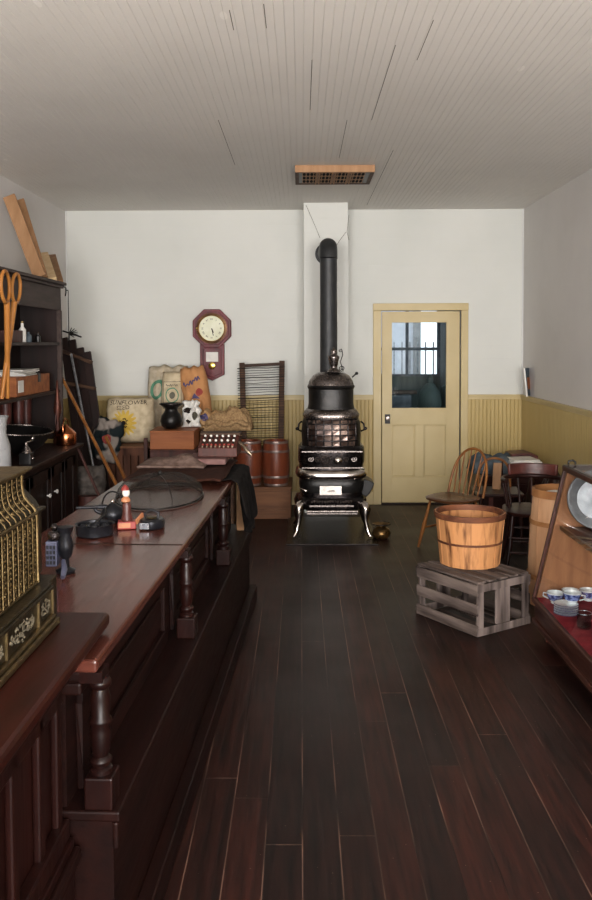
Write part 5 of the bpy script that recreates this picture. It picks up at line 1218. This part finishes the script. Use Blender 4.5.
for i in range(5):
    lab = ['bottom saucer of the blue-rimmed stack', 'second saucer from the bottom of the blue-rimmed stack', 'middle saucer of the blue-rimmed stack', 'fourth saucer from the bottom of the blue-rimmed stack', 'top saucer of the blue-rimmed stack'][i]+' in the showcase'
    loc = (sx_, sy_, ZV+i*.0125)
    if s0 is None:
        s0 = thing('saucer', lab, 'saucer', loc, 0, 'blue-rimmed saucers stacked in the showcase')
        b = MB(); b.lathe([(.001, 0), (.035, 0), (.045, .003), (.064, .008), (.064, .010), (.045, .006), (.001, .003)], n=32); b.build('plate', 'china', s0, smooth=50)
        b = MB(); b.lathe([(.0635, .0072), (.0655, .0076), (.0655, .0104), (.0635, .0101)], n=32, cap=False); b.build('blue_rim', 'blueink', s0, smooth=50)
    else: dup(s0, loc, 0, lab)
cup('blue and white teacup standing on the saucer stack', 572, 603, rz=-.5, z=ZV+.0545)
p_ = on(584, 628, ZV); t = thing('glass_jar', 'clear glass tumbler standing in front of the saucer stack', 'glass', (p_.x, p_.y, ZV))
b = MB(); b.lathe([(.001, 0), (.032, 0), (.036, .01), (.038, .075), (.04, .08), (.036, .078), (.033, .012), (.001, .008)], n=28); b.build('bowl', 'glass2', t, smooth=50)
b = MB(); b.tube([(.0385*math.cos(i*PI/14), .0385*math.sin(i*PI/14), .08) for i in range(28)], .0015, 6, closed=True); b.build('rim', 'steel', t, smooth=60)
p_ = on(591, 640, ZV); t = thing('sugar_bowl', 'white china bowl at the photo edge, in the front of the showcase', 'bowl', (p_.x+.02, p_.y-.15, ZV))
b = MB(); b.lathe([(.03, 0), (.032, .006), (.05, .03), (.055, .055), (.05, .055), (.045, .03), (.001, .01)], n=28); b.build('bowl', 'china', t, smooth=50)
b = MB(); b.lathe([(.0515, .03), (.0562, .05)], n=28, cap=False); b.build('blue_band', 'chinablue', t, smooth=50)
# ------------------------------------------------------------------ light
def area(name, loc, rot, sx, sy, e, col=(1, 1, 1)):
    l = bpy.data.lights.new(name, 'AREA'); l.shape = 'RECTANGLE'; l.size = sx; l.size_y = sy; l.energy = e; l.color = col
    o = bpy.data.objects.new(name, l); COL.objects.link(o); o.location = loc; o.rotation_euler = rot; return o
for (a, c, z0, z1) in FW: area('window_daylight', ((a+c)/2, YF-.02, (z0+z1)/2), (R(108), 0, 0), c-a, z1-z0, 370, (1, .965, .94))
area('door_daylight', (0, YF-.02, 1.7), (R(108), 0, 0), .8, 1.6, 150, (1, .965, .94))
area('back_window_daylight', ((WX0+WX1)/2, BY-.02, (WZ0+WZ1)/2), (R(-90), 0, 0), WX1-WX0, WZ1-WZ0, 12, (.9, .95, 1)) if False else None
W = bpy.data.worlds.new('sky'); S.world = W; W.use_nodes = True; nt = W.node_tree
bg = nt.nodes['Background']; bg.inputs[0].default_value = (.86, .92, 1, 1); bg.inputs[1].default_value = 2.2
# ------------------------------------------------------------------ render look
S.view_settings.view_transform = 'Standard'; S.view_settings.look = 'None'; S.view_settings.gamma = 1; S.view_settings.exposure = 0
